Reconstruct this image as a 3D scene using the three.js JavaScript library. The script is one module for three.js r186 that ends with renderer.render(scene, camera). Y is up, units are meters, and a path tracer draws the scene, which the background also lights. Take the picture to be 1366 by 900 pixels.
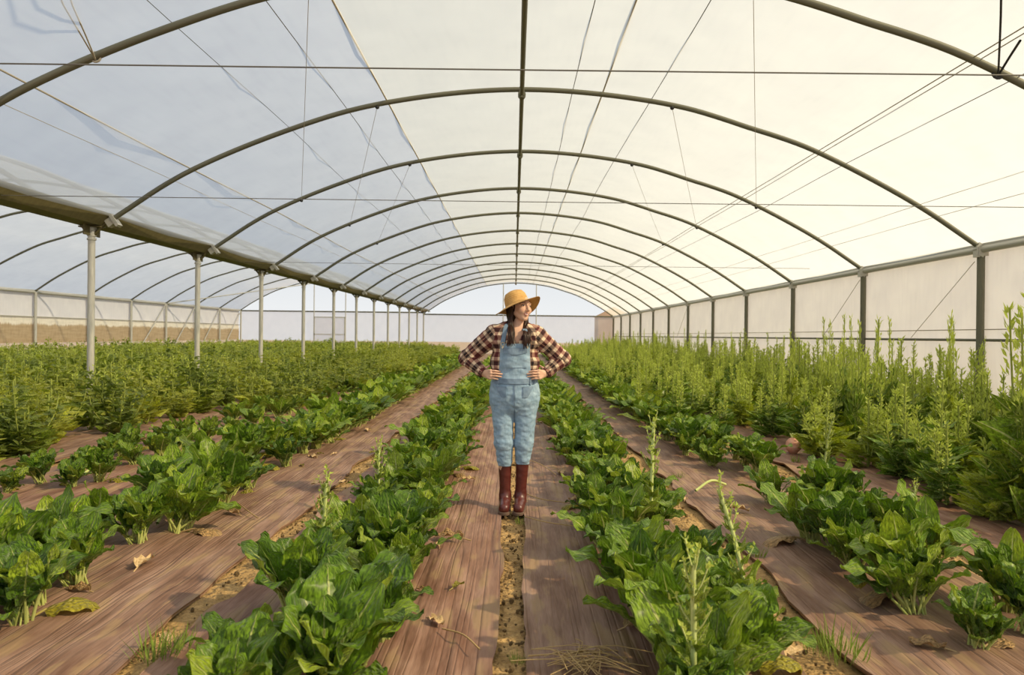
import * as THREE from 'three';
import { mergeGeometries } from 'three/addons/utils/BufferGeometryUtils.js';
import { createNoise2D, createNoise3D } from 'simplex-noise';

// ---------------------------------------------------------------- camera, sky, sun, exposure
const scene = new THREE.Scene();
const FOCAL = 940, EYE = 1.373;                                     // focal length in pixels of a 1366 x 900 frame; eye height in metres
const camera = new THREE.PerspectiveCamera(2 * Math.atan(450 / FOCAL) * 180 / Math.PI, 1366 / 900, 0.05, 400);
camera.position.set(0, EYE, 0);
camera.rotation.order = 'YXZ';
camera.rotation.set(-3 / FOCAL, 3 / FOCAL, 0.010);
camera.focus = 5.5; camera.userData.fStop = 3.5;
scene.add(camera);

const SUN_DIR = new THREE.Vector3(0.76, 0.60, 0.30).normalize();
// hazy clear air: pale at the horizon, blue overhead, brighter round the sun as haze scatters forward
const skyData = new Float32Array(512 * 256 * 4);
for (let j = 0; j < 256; j++) for (let i = 0; i < 512; i++) {
  const el = ((j + 0.5) / 256 - 0.5) * Math.PI, az = ((i + 0.5) / 512 - 0.5) * 2 * Math.PI, d = [Math.cos(el) * Math.cos(az), Math.sin(el), Math.cos(el) * Math.sin(az)];
  const h = Math.exp(-Math.max(0, d[1]) * 3.2), c = d[0] * SUN_DIR.x + d[1] * SUN_DIR.y + d[2] * SUN_DIR.z, g = 0.62, hg = (1 - g * g) / Math.pow(1 + g * g - 2 * g * c, 1.5) * 0.085, o = (j * 512 + i) * 4;
  skyData[o] = 0.385 + 0.50 * h + hg * 1.0; skyData[o + 1] = 0.47 + 0.43 * h + hg * 0.90; skyData[o + 2] = 0.585 + 0.32 * h + hg * 0.66; skyData[o + 3] = 1;
}
const skyTex = new THREE.DataTexture(skyData, 512, 256, THREE.RGBAFormat, THREE.FloatType);
skyTex.mapping = THREE.EquirectangularReflectionMapping; skyTex.magFilter = THREE.LinearFilter; skyTex.needsUpdate = true;
scene.background = skyTex; scene.environment = skyTex;
const sun = new THREE.DirectionalLight(new THREE.Color().setRGB(1.0, 0.835, 0.56), 7.1);
sun.name = 'sun';
sun.position.copy(SUN_DIR).multiplyScalar(80).add(new THREE.Vector3(-6, 0, -25));
sun.target.position.set(-6, 0, -25);
sun.castShadow = true; sun.shadow.mapSize.set(4096, 4096); sun.shadow.radius = 3;
Object.assign(sun.shadow.camera, { left: -40, right: 40, top: 40, bottom: -40, near: 1, far: 200 });
scene.add(sun, sun.target);

const renderer = new THREE.WebGLRenderer({ antialias: true });
renderer.toneMapping = THREE.LinearToneMapping;
renderer.toneMappingExposure = 1.0;
renderer.shadowMap.enabled = true;

// ---------------------------------------------------------------- helpers
function rng(seed) { let a = seed >>> 0; return () => { a = (a + 0x6d2b79f5) | 0; let t = Math.imul(a ^ (a >>> 15), 1 | a); t = (t + Math.imul(t ^ (t >>> 7), 61 | t)) ^ t; return ((t ^ (t >>> 14)) >>> 0) / 4294967296; }; }
const noise2 = createNoise2D(rng(11)), noise3 = createNoise3D(rng(12));
const clamp = (x, a = 0, b = 1) => Math.min(b, Math.max(a, x)), mix = (a, b, t) => a + (b - a) * t;
const smooth = (a, b, x) => { const t = clamp((x - a) / (b - a)); return t * t * (3 - 2 * t); };
const V = (x, y, z) => new THREE.Vector3(x, y, z);
const taken = new Map();
const numbered = (name) => { const n = taken.get(name) ?? 0; taken.set(name, n + 1); return n ? name + '_' + String(n).padStart(3, '0') : name; };
const lit = (o, cast = true) => { o.castShadow = cast; o.receiveShadow = true; return o; };
function part(name, geometry, material, parent, cast = true) { const m = lit(new THREE.Mesh(geometry, material), cast); m.name = name; parent.add(m); return m; }
function tag(o, label, category, group, kind) { o.userData = { label, category }; if (group) o.userData.group = group; if (kind) o.userData.kind = kind; return o; }
function single(name, geometry, material, label, category, group, kind) { const m = part(numbered(name), geometry, material, scene); return tag(m, label, category, group, kind); }
function thing(name, label, category, group, kind, pos = [0, 0, 0]) { const g = new THREE.Group(); g.name = numbered(name); g.position.set(...pos); scene.add(g); return tag(g, label, category, group, kind); }
function tube(points, r, seg = 0, rad = 6, closed = false) { const c = new THREE.CatmullRomCurve3(points.map((p) => p.isVector3 ? p : V(...p)), closed, 'centripetal'); return new THREE.TubeGeometry(c, seg || Math.max(1, (points.length - 1) * 4), r, rad, closed); }
function rod(a, b, r, rad = 8, r2 = r) {                             // capped straight pipe from a to b
  const A = a.isVector3 ? a : V(...a), B = b.isVector3 ? b : V(...b), d = B.clone().sub(A), g = new THREE.CylinderGeometry(r2, r, d.length(), rad);
  g.applyQuaternion(new THREE.Quaternion().setFromUnitVectors(V(0, 1, 0), d.normalize())); g.translate((A.x + B.x) / 2, (A.y + B.y) / 2, (A.z + B.z) / 2); return g;
}
function box(w, h, d, x, y, z, ry = 0) { const g = new THREE.BoxGeometry(w, h, d); if (ry) g.rotateY(ry); g.translate(x, y, z); return g; }
const merge = (list) => mergeGeometries(list.map((g) => { const h = g.index ? g.toNonIndexed() : g.clone(); for (const k of Object.keys(h.attributes)) if (!['position', 'normal', 'uv'].includes(k)) h.deleteAttribute(k); return h; }));
function quadGrid(nu, nv, f) {                                      // f(u, v) -> [x, y, z, s, t]
  const p = [], uv = [], ix = [];
  for (let j = 0; j <= nv; j++) for (let i = 0; i <= nu; i++) { const a = f(i / nu, j / nv); p.push(a[0], a[1], a[2]); uv.push(a[3] ?? i / nu, a[4] ?? j / nv); }
  for (let j = 0; j < nv; j++) for (let i = 0; i < nu; i++) { const a = j * (nu + 1) + i, b = a + 1, c = a + nu + 1, d = c + 1; ix.push(a, b, c, b, d, c); }
  const g = new THREE.BufferGeometry(); g.setAttribute('position', new THREE.Float32BufferAttribute(p, 3)); g.setAttribute('uv', new THREE.Float32BufferAttribute(uv, 2)); g.setIndex(ix); g.computeVertexNormals(); return g;
}
// textures: f(u, v) -> [r, g, b] in 0..1 (sRGB for colour maps) or a number
function tex(w, h, f, color = true, repeat = [1, 1]) {
  const d = new Uint8Array(w * h * 4);
  for (let y = 0; y < h; y++) for (let x = 0; x < w; x++) { const c = f((x + 0.5) / w, (y + 0.5) / h), o = (y * w + x) * 4, k = Array.isArray(c) ? c : [c, c, c]; for (let i = 0; i < 3; i++) d[o + i] = clamp(k[i]) * 255; d[o + 3] = 255; }
  const t = new THREE.DataTexture(d, w, h); t.wrapS = t.wrapT = THREE.RepeatWrapping; t.magFilter = THREE.LinearFilter; t.minFilter = THREE.LinearMipmapLinearFilter; t.generateMipmaps = true; t.repeat.set(...repeat);
  if (color) t.colorSpace = THREE.SRGBColorSpace; t.needsUpdate = true; return t;
}
// noise that repeats at u, v = 1 (a torus in 4-D would be costlier: blend two offsets instead)
function tileNoise(u, v, fu, fv, off = 0) {
  const n = (a, b) => noise2(a * fu + off, b * fv + off * 1.7), wu = smooth(0.8, 1, u), wv = smooth(0.8, 1, v);
  return mix(mix(n(u, v), n(u - 1, v), wu), mix(n(u, v - 1), n(u - 1, v - 1), wu), wv);
}
function fbmTile(u, v, f, off = 0, oct = 4) { let s = 0, a = 0.5; for (let k = 0; k < oct; k++, f *= 2, a *= 0.5) s += a * tileNoise(u, v, f, f, off + k * 7.3); return s; }
const std = (o) => new THREE.MeshPhysicalMaterial(o);
const lin = (r, g, b) => new THREE.Color().setRGB(r, g, b);
// ---------------------------------------------------------------- greenhouse dimensions, read from the photograph (metres; camera at x = 0, looking along -z)
const STEP = 3.674, FIRST = 2.975;                                  // arch spacing; distance of the first whole arch in spacings
const archZ = (k) => -(FIRST + k) * STEP;                           // k = -2 ... 11, the last one is the far gable
const LAST = 11, Z_END = archZ(LAST), Z_NEAR = archZ(-3);
const ARCH = [[-6.29, 3.09], [-5.16, 3.82], [-3.51, 4.53], [-2.16, 4.93], [0.08, 5.18], [2.41, 4.96], [3.70, 4.59], [4.51, 4.32], [6.17, 3.475], [7.21, 2.79]];
const GUTTER_X = -6.58, LEFT_X = -20.04, RIGHT_X = 7.21, LEFT_EAVE = 2.97, RIGHT_EAVE = 2.77;
const archCurve = new THREE.CatmullRomCurve3(ARCH.map(([x, y]) => V(x, y, 0)), false, 'centripetal');
const ARCH_PTS = archCurve.getSpacedPoints(64);
const LEFT_PTS = ARCH_PTS.map((p) => V(-6.87 - (p.x + 6.29) * (13.17 / 13.5), p.y + (p.x + 6.29) / 13.5 * 0.18, 0));
const archY = (x, pts = ARCH_PTS) => { for (let i = 1; i < pts.length; i++) { const a = pts[i - 1], b = pts[i]; if ((a.x - x) * (b.x - x) <= 0) return mix(a.y, b.y, (x - a.x) / (b.x - a.x || 1)); } return pts[0].y; };

// ---------------------------------------------------------------- materials of the frame and the film
const zincTex = tex(128, 128, (u, v) => { const n = fbmTile(u, v, 6, 3) * 0.5 + 0.5, m = fbmTile(u, v, 24, 9) * 0.5 + 0.5, k = 0.60 + 0.14 * n + 0.08 * m; return [k, k * 0.985, k * 0.93]; });
const M = {};
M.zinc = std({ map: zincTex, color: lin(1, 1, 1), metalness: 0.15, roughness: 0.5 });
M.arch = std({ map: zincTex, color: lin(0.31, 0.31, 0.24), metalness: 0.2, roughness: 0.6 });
M.gutter = std({ map: zincTex, color: lin(0.27, 0.235, 0.115), metalness: 0.25, roughness: 0.6 });
M.wire = std({ color: lin(0.16, 0.15, 0.13), metalness: 0.4, roughness: 0.6 });
M.batten = std({ color: lin(0.55, 0.50, 0.42), roughness: 0.9 });
M.cord = std({ color: lin(0.40, 0.36, 0.28), roughness: 0.9 });
M.blackCord = std({ color: lin(0.03, 0.03, 0.03), roughness: 0.8 });
const FILM_BUMP = tex(256, 256, (u, v) => 0.5 + 0.35 * fbmTile(u, v, 5, 21) + 0.1 * tileNoise(u, v, 40, 3, 5), false);
const filmMap = (r, g, b, amt, seed) => tex(256, 256, (u, v) => { const n = fbmTile(u, v, 4, seed) * amt + Math.max(0, tileNoise(u, v, 30, 4, seed + 5)) * amt * 0.5; return [r - n, g - n, b - n * 0.8]; });
const film = (map, color, transmission, roughness) => std({ map, color, transmission, thickness: 0, roughness, ior: 1.3, specularIntensity: 0.4, side: THREE.DoubleSide });
M.milky = film(filmMap(0.975, 0.972, 0.945, 0.02, 31), lin(0.93, 0.93, 0.93), 0.88, 0.62);
M.bluish = film(filmMap(0.955, 0.965, 0.975, 0.025, 47), lin(0.85, 0.86, 0.89), 0.86, 0.61);
M.wallFilm = film(filmMap(0.88, 0.875, 0.885, 0.03, 63), lin(1, 1, 1), 0.30, 0.93);
M.endFilm = film(filmMap(0.97, 0.97, 0.98, 0.015, 77), lin(1, 1, 1), 0.88, 0.62);
// film band of the far side wall: coloured brown below a ragged edge, cream above
M.brownFilm = film(tex(1024, 128, (u, v) => {
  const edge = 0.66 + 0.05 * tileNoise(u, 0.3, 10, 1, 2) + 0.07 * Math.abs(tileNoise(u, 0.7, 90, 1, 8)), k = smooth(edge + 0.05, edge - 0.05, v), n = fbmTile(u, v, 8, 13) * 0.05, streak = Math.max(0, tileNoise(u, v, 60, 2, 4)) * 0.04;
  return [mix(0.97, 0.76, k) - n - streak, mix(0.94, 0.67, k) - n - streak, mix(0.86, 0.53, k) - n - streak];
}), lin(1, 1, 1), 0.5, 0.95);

// ---------------------------------------------------------------- film: roof, walls
function roofSheet(pts, x0, x1, z0, z1, material, name, parent) {
  const ps = pts.filter((p) => p.x >= Math.min(x0, x1) - 1e-6 && p.x <= Math.max(x0, x1) + 1e-6).map((p) => [p.x, p.y]);
  for (const x of [x0, x1]) if (!ps.some((p) => Math.abs(p[0] - x) < 0.01)) ps.push([x, archY(x, pts)]);
  ps.sort((a, b) => a[0] - b[0]);
  const nz = Math.round(Math.abs(z1 - z0) / (STEP / 4));
  const g = quadGrid(ps.length - 1, nz, (u, v) => {
    const i = Math.round(u * (ps.length - 1)), z = mix(z0, z1, v), bay = ((-z / STEP - FIRST) % 1 + 2) % 1, sag = 0.05 * Math.sin(Math.PI * bay) ** 2;   // the film dips a little between the arches
    return [ps[i][0], ps[i][1] + 0.07 - sag + 0.006 * noise2(ps[i][0] * 1.5, z * 1.2), z, ps[i][0] / 4, z / 4];
  });
  return part(name, g, material, parent, false);
}
const roofMain = thing('ceiling', 'arched translucent film roof of the main greenhouse span', 'roof', undefined, 'structure');
const SEAM = -2.02;
roofSheet(ARCH_PTS, -6.29, SEAM, Z_NEAR, Z_END, M.bluish, 'film_sheet', roofMain).userData.label = 'clearer bluish roof film';
roofSheet(ARCH_PTS, SEAM, 7.21, Z_NEAR, Z_END, M.milky, 'film_sheet', roofMain).userData.label = 'milky cream roof film';
const roofLeft = thing('ceiling', 'arched translucent film roof of the neighbouring span beyond the gutter', 'roof', undefined, 'structure');
roofSheet(LEFT_PTS, LEFT_X, -6.87, Z_NEAR, Z_END, M.bluish, 'film_sheet', roofLeft);

function wallSheet(x, y0, y1, material, name, parent, uvScale = [1 / 4, 1 / 4], n = 2) {
  const L = Z_NEAR - Z_END, nz = 72;
  const g = quadGrid(nz, n, (u, v) => { const z = mix(Z_NEAR, Z_END, u), y = mix(y0, y1, v); return [x + 0.02 * noise2(z * 0.8, y * 1.3 + x), y, z, uvScale[0] === 1 ? u * 6 : z * uvScale[0], uvScale[1] === 1 ? v : y * uvScale[1]]; });
  return part(name, g, material, parent, false);
}
const wallRight = thing('wall_right', 'translucent film side wall behind the tall bolting plants', 'wall', undefined, 'structure');
wallSheet(RIGHT_X + 0.07, 1.36, RIGHT_EAVE, M.wallFilm, 'upper_film', wallRight);
wallSheet(RIGHT_X + 0.09, 0, 1.38, M.wallFilm, 'lower_film', wallRight);
const wallLeft = thing('wall_left', 'far side wall with a brown film skirt', 'wall', undefined, 'structure');
wallSheet(LEFT_X - 0.06, 1.95, LEFT_EAVE, M.wallFilm, 'upper_film', wallLeft);
wallSheet(LEFT_X - 0.05, 0.86, 1.97, M.brownFilm, 'brown_film', wallLeft, [1, 1]).userData.label = 'brown film band with ragged upper edge';
wallSheet(LEFT_X - 0.07, 0, 0.88, M.endFilm, 'lower_film', wallLeft);
part('rail', merge([rod([LEFT_X, 1.95, Z_NEAR], [LEFT_X, 1.95, Z_END], 0.025)]), M.zinc, wallLeft);
const wallBack = thing('wall_back', 'white film end wall below the open gable arches', 'wall', undefined, 'structure');
const endSheet = (x0, x1, h) => quadGrid(24, 2, (u, v) => [mix(x0, x1, u), v * h, Z_END - 0.06 + 0.02 * noise2(u * 9, v * 3), mix(x0, x1, u) / 4, v * h / 4]);
part('film_sheet', endSheet(GUTTER_X, RIGHT_X, 2.82), M.endFilm, wallBack, false);
part('film_sheet', endSheet(LEFT_X, GUTTER_X, 2.95), M.endFilm, wallBack, false);
part('tie_beam', rod([GUTTER_X, 2.84, Z_END], [RIGHT_X, 2.80, Z_END], 0.05), M.arch, wallBack);
part('tie_beam', rod([LEFT_X, 2.97, Z_END], [GUTTER_X, 2.96, Z_END], 0.05), M.arch, wallBack);
for (const [x, pts] of [[-0.82, ARCH_PTS], [1.58, ARCH_PTS], [-14.6, LEFT_PTS], [-12.3, LEFT_PTS]]) part('gable_post', rod([x, 0, Z_END + 0.06], [x, archY(x, pts) - 0.03, Z_END + 0.06], 0.035), M.zinc, wallBack);
const door = thing('door_1', 'framed white film door in the end wall of the neighbouring span', 'door', undefined, 'structure');
part('door_frame', merge([box(2.3, 0.07, 0.06, -13.45, 2.55, Z_END + 0.12), box(2.3, 0.06, 0.06, -13.45, 1.3, Z_END + 0.12), box(2.3, 0.07, 0.06, -13.45, 0.05, Z_END + 0.12), box(0.07, 2.55, 0.06, -14.56, 1.28, Z_END + 0.12), box(0.07, 2.55, 0.06, -12.34, 1.28, Z_END + 0.12)]), M.zinc, door);
part('door_film', new THREE.PlaneGeometry(2.2, 2.45).translate(-13.45, 1.3, Z_END + 0.1), M.endFilm, door, false);

// ---------------------------------------------------------------- frame: arches, ridge, gutter, posts, eaves, rails
const bayOf = (z) => ORD[clamp(Math.floor((z - Z_END) / STEP), 0, 13)] + ' bay from end wall';
const ORD = ['first', 'second', 'third', 'fourth', 'fifth', 'sixth', 'seventh', 'eighth', 'ninth', 'tenth', 'eleventh', 'twelfth', 'thirteenth', 'fourteenth'];
const archPipe = new THREE.TubeGeometry(new THREE.CatmullRomCurve3(ARCH_PTS.filter((_, i) => i % 2 === 0), false, 'centripetal'), 96, 0.04, 8);
const leftPipe = new THREE.TubeGeometry(new THREE.CatmullRomCurve3(LEFT_PTS.filter((_, i) => i % 2 === 0), false, 'centripetal'), 80, 0.04, 8);
const ridgeX = 0.08, ridgeY = 5.18;
const clampGeo = merge([new THREE.CylinderGeometry(0.062, 0.062, 0.09, 10).rotateX(Math.PI / 2).translate(0, -0.085, 0), box(0.07, 0.14, 0.07, 0, -0.03, 0), box(0.03, 0.05, 0.12, 0, -0.13, 0.05)]);
const footGeo = merge([box(0.14, 0.12, 0.10, 0, 0, 0), box(0.05, 0.2, 0.12, 0.06, -0.02, 0)]);
for (let k = -1; k <= LAST; k++) {
  const from = LAST - k, where = from === 0 ? 'standing on the end wall' : ORD[from - 1] + ' from the end wall';
  const a = thing('roof_arch', 'grey steel pipe arch spanning the main roof, ' + where, 'arch', 'pipe arches of the main span', undefined, [0, 0, archZ(k)]);
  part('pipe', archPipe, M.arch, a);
  part('ridge_clamp', clampGeo, M.arch, a).position.set(ridgeX, ridgeY, 0);
  const f = part('foot_bracket', footGeo, M.zinc, a); f.position.set(-6.27, 3.07, 0); f.rotation.z = 0.6;
  const e = part('foot_bracket', footGeo, M.zinc, a); e.position.set(7.19, 2.79, 0); e.rotation.z = -0.5;
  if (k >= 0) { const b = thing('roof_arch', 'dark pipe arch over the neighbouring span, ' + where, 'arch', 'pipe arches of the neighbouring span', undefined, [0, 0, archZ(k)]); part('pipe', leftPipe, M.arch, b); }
}
single('ridge_pole', rod([ridgeX, ridgeY - 0.085, Z_NEAR], [ridgeX, ridgeY - 0.085, Z_END], 0.036, 10), M.arch, 'grey pipe running under the crown of all the main arches', 'pole');
// gutter: a folded trough carried by the middle posts
const gp = new THREE.Shape(); [[-0.30, 0.16], [-0.27, 0.16], [-0.15, 0.02], [0.15, 0.02], [0.27, 0.16], [0.30, 0.16], [0.30, 0.13], [0.17, -0.03], [-0.17, -0.03], [-0.30, 0.13]].forEach(([x, y], i) => i ? gp.lineTo(x, y) : gp.moveTo(x, y)); gp.closePath();
const gutterGeo = new THREE.ExtrudeGeometry(gp, { depth: Z_NEAR - Z_END, bevelEnabled: false }); gutterGeo.translate(GUTTER_X, 3.04, Z_END);
single('gutter_beam', gutterGeo, M.gutter, 'olive-brown metal gutter running between the two spans above the posts', 'gutter');
const postGeo = new THREE.CylinderGeometry(0.052, 0.052, 2.98, 14).translate(0, 1.49, 0), collarGeo = merge([new THREE.CylinderGeometry(0.07, 0.062, 0.16, 12).translate(0, 2.92, 0), new THREE.CylinderGeometry(0.066, 0.066, 0.03, 12).translate(0, 2.80, 0)]);
const bracketGeo = merge([box(0.34, 0.02, 0.14, 0, 2.99, 0), rod([-0.03, 2.86, 0], [-0.20, 3.06, 0], 0.022), rod([0.03, 2.86, 0], [0.24, 3.08, 0], 0.028), box(0.02, 0.16, 0.42, 0, 2.93, 0)]);
const anchorGeo = new THREE.CylinderGeometry(0.09, 0.11, 0.1, 12).translate(0, 0.03, 0);
for (let k = 0; k <= LAST; k++) {
  const from = LAST - k, where = from === 0 ? 'at the end wall' : ORD[from - 1] + ' from the end wall';
  const p = thing('gutter_post', 'round galvanised post carrying the gutter, ' + where, 'post', 'posts under the gutter', undefined, [GUTTER_X, 0, archZ(k) + (k === LAST ? 0.3 : 0)]);
  part('pipe', postGeo, M.zinc, p); part('collar', collarGeo, M.zinc, p); part('bracket', bracketGeo, M.gutter, p); part('footing', anchorGeo, M.zinc, p);
}
const sidePost = new THREE.CylinderGeometry(0.055, 0.055, 2.78, 12).translate(0, 1.39, 0), sideCap = merge([box(0.15, 0.14, 0.13, 0, 2.74, 0), box(0.05, 0.18, 0.10, -0.07, 2.74, 0)]);
for (let k = 0; k <= LAST; k++) {
  const from = LAST - k, where = from === 0 ? 'at the end wall corner' : ORD[from - 1] + ' from the end wall';
  const p = thing('wall_post', 'grey steel post of the film wall behind tall plants, ' + where, 'post', 'posts of the near film wall', undefined, [RIGHT_X, 0, archZ(k)]);
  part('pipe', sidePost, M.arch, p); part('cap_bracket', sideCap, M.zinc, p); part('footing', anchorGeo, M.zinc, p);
}
const farPost = new THREE.CylinderGeometry(0.06, 0.06, 2.97, 10).translate(0, 1.485, 0);
for (let k = 4; k <= LAST; k++) {
  const from = LAST - k, where = from === 0 ? 'at the end wall corner' : ORD[from - 1] + ' from the end wall';
  const p = thing('wall_post', 'pale post of the brown-skirted side wall, ' + where, 'post', 'posts of the brown-skirted side wall', undefined, [LEFT_X + 0.08, 0, archZ(k)]);
  part('pipe', farPost, M.zinc, p); part('footing', anchorGeo, M.zinc, p);
}
single('eave_rail', merge([rod([RIGHT_X, RIGHT_EAVE, Z_NEAR], [RIGHT_X, RIGHT_EAVE, Z_END], 0.055, 8), box(0.10, 0.05, Z_NEAR - Z_END, RIGHT_X + 0.05, RIGHT_EAVE + 0.07, (Z_NEAR + Z_END) / 2)]), M.zinc, 'metal eave rail along the top of the film wall behind tall plants', 'rail');
single('eave_rail', merge([rod([LEFT_X + 0.05, LEFT_EAVE, Z_NEAR], [LEFT_X + 0.05, LEFT_EAVE, Z_END], 0.055, 8), box(0.10, 0.05, Z_NEAR - Z_END, LEFT_X, LEFT_EAVE + 0.07, (Z_NEAR + Z_END) / 2)]), M.zinc, 'metal eave rail along the top of the brown-skirted side wall', 'rail');
single('wall_rail', rod([RIGHT_X + 0.03, 1.37, Z_NEAR], [RIGHT_X + 0.03, 1.37, Z_END], 0.022, 8), M.arch, 'thin pipe rail halfway up the film wall behind tall plants', 'rail');
single('wall_wire', tube([[RIGHT_X + 0.02, 1.55, Z_NEAR], [RIGHT_X + 0.02, 1.52, -25], [RIGHT_X + 0.02, 1.55, Z_END]], 0.008, 24, 4), M.cord, 'thin wire strung just above the wall rail', 'wire');
for (const k of [-1, 0, 1, 5]) single('brace_wire', rod([RIGHT_X, 2.6, archZ(k) - 0.15], [RIGHT_X, 1.4, archZ(k) - 1.9], 0.007, 4), M.cord, 'slanting brace wire on the film wall, ' + ORD[LAST - k - 1] + ' bay from the end wall', 'wire', 'brace wires on the film wall');
for (const k of [7, 8, 9, 10]) single('brace_pipe', rod([LEFT_X + 0.1, 2.95, archZ(k) - 3.6], [LEFT_X + 0.1, 0.0, archZ(k) - 0.3], 0.03, 6), M.zinc, 'slanting brace pipe on the brown-skirted wall, ' + ORD[LAST - k - 1] + ' bay from the end wall', 'brace', 'brace pipes on the brown-skirted wall');
single('brace_pipe', rod([LEFT_X + 0.15, 3.0, archZ(8)], [-11.5, archY(-11.5, LEFT_PTS) - 0.03, archZ(10)], 0.03, 6), M.zinc, 'slanting pipe crossing the roof of the neighbouring span', 'brace');

// ---------------------------------------------------------------- roof wires that run the length of the house, and cords between arches
function roofLine(ratio) {                                           // x on the arch where x / (y - eye) is that ratio
  let best = 0, e = 1e9; for (const p of archCurve.getSpacedPoints(600)) { const d = Math.abs(p.x / (p.y - EYE) - ratio); if (d < e) { e = d; best = p; } } return best;
}
const LINES = [[-2.30, 0.004, 'cord'], [-2.02, 0.011, 'cord'], [-1.13, 0.004, 'wire'], [-0.763, 0.005, 'wire'], [0.233, 0.006, 'wire'], [0.57, 0.0055, 'wire'], [1.63, 0.007, 'cord'], [1.67, 0.006, 'cord'], [1.93, 0.005, 'wire'], [3.06, 0.004, 'cord'], [3.5, 0.004, 'cord']];
LINES.forEach(([ratio, r, m], i) => {
  const p = roofLine(ratio), pts = [];
  for (let k = -3; k <= LAST; k++) pts.push(V(p.x + 0.03 * noise2(k * 3.1, i * 9), p.y + 0.045 - 0.03 * (k & 1) * Math.abs(noise2(k, i)), archZ(k)));
  single('roof_wire', tube(pts, r, 56, 5), M[m], 'thin wire strung lengthwise under the roof film across the arches', 'wire', 'lengthwise roof wires');
});
{ const pts = []; for (let k = -3; k <= LAST; k++) pts.push(V(SEAM, archY(SEAM) + 0.05, archZ(k))); single('roof_seam_batten', tube(pts, 0.012, 56, 6), M.batten, 'pale batten along the seam between bluish and milky roof film', 'batten'); }
{ const p = roofLine(0.356), pts = []; for (let k = -3; k <= LAST; k++) pts.push(V(p.x, p.y + 0.055, archZ(k))); single('roof_seam_batten', tube(pts, 0.012, 56, 6), M.batten, 'faint batten along the film just beside the ridge pole', 'batten'); }
const tieSpan = (y) => { const f = archCurve.getSpacedPoints(400).filter((p) => p.y >= y); return [f.length ? f[0].x : -6.29, f.length ? f[f.length - 1].x : 7.2]; };
for (const [z, y, what] of [[-5.9, 3.61, 'nearest to the first whole arch'], [-8.6, 3.02, 'between first and second whole arch'], [-16.4, 3.02, 'behind the third whole arch']]) {
  const [a, b] = tieSpan(y); single('tie_wire', tube([[a, y, z], [0.3, y - 0.02, z], [b, y - 0.03, z]], y > 3.5 ? 0.007 : 0.005, 12, 5), M.wire, 'straight steel tie wire stretched across the span, ' + what, 'wire');
}
const onArch = (x, k) => V(x, archY(x) - 0.04, archZ(k));
const CORDS = [];
for (const [k, a, b] of [[-1, -2.15, -4.44], [-1, 2.42, 4.98], [0, -2.16, -4.3], [0, 2.41, 4.7], [1, -2.2, -4.3], [1, 2.4, 4.6]]) CORDS.push([onArch(a, k), onArch(b, k + 2), k, a < 0 ? 'bluish' : 'milky']);
for (const [a, b, k, s] of CORDS) {
  const c = thing('hanging_cord', 'thin slack cord tied between two arches under the ' + s + ' film, ' + ORD[k + 1] + ' pair', 'cord', 'cords tied between arches');
  part('cord', tube([a, a.clone().lerp(b, 0.5).add(V(0, -0.03, 0)), b], 0.0035, 12, 4), M.cord, c);
  part('knot', new THREE.IcosahedronGeometry(0.035, 1).translate(a.x, a.y, a.z), M.blackCord, c); part('knot', new THREE.IcosahedronGeometry(0.035, 1).translate(b.x, b.y, b.z), M.blackCord, c);
}
{ const a = onArch(-4.34, -1), c = thing('hanging_cord', 'pale doubled cord looped round an arch under the bluish film', 'cord');
  part('cord', tube([a, a.clone().add(V(0.25, 0.35, 1.1)), V(-2.1, 4.85, archZ(-2))], 0.008, 12, 5), M.cord, c); part('cord', tube([a, a.clone().add(V(0.45, 0.40, 1.3)), V(-1.9, 4.9, archZ(-2))], 0.008, 12, 5), M.cord, c);
  part('loop', new THREE.TorusGeometry(0.05, 0.012, 6, 14).translate(a.x, a.y + 0.03, a.z), M.cord, c); }
{ const a = onArch(4.94, -1), c = thing('hanging_cord', 'black doubled cord with a loose end tied round an arch under the milky film', 'cord');
  part('cord', tube([a, a.clone().add(V(-0.8, 0.25, 1.2)), V(2.4, 4.9, archZ(-2))], 0.010, 12, 5), M.blackCord, c); part('loose_end', tube([a, a.clone().add(V(-0.08, 0.06, 0.25)), a.clone().add(V(-0.22, 0.1, 0.62))], 0.012, 10, 5), M.blackCord, c);
  part('loop', new THREE.TorusGeometry(0.055, 0.016, 6, 14).translate(a.x, a.y + 0.03, a.z), M.blackCord, c); }

// ---------------------------------------------------------------- ground: soil, woven sheets, what lies outside
const soilTex = tex(512, 512, (u, v) => { const n = fbmTile(u, v, 6, 2, 5), m = fbmTile(u, v, 40, 12, 3), k = Math.max(0, tileNoise(u, v, 90, 90, 31)) ** 3; return [0.66 + n * 0.16 + m * 0.12 + k * 0.15, 0.53 + n * 0.14 + m * 0.11 + k * 0.13, 0.335 + n * 0.11 + m * 0.08 + k * 0.09]; });
const soilBump = tex(512, 512, (u, v) => 0.5 + 0.5 * fbmTile(u, v, 24, 5, 4) + 0.15 * Math.max(0, tileNoise(u, v, 70, 70, 17)), false);
M.soil = std({ map: soilTex, bumpMap: soilBump, bumpScale: 0.03, roughness: 0.95 });
const groundGeo = quadGrid(180, 150, (u, v) => {
  const x = mix(-90, 90, u < 0.5 ? 0.5 - 0.5 * (1 - 2 * u) ** 2.6 : 0.5 + 0.5 * (2 * u - 1) ** 2.6), z = 6 - 140 * v ** 2.2;
  return [x, -0.012 + 0.012 * noise2(x * 2.2, z * 2.2) + 0.006 * noise2(x * 7, z * 7), z, x / 1.6, z / 1.6];
});
tag(part('floor', groundGeo, M.soil, scene), 'bare tan soil showing between the sheets', 'soil', undefined, 'structure');
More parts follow.
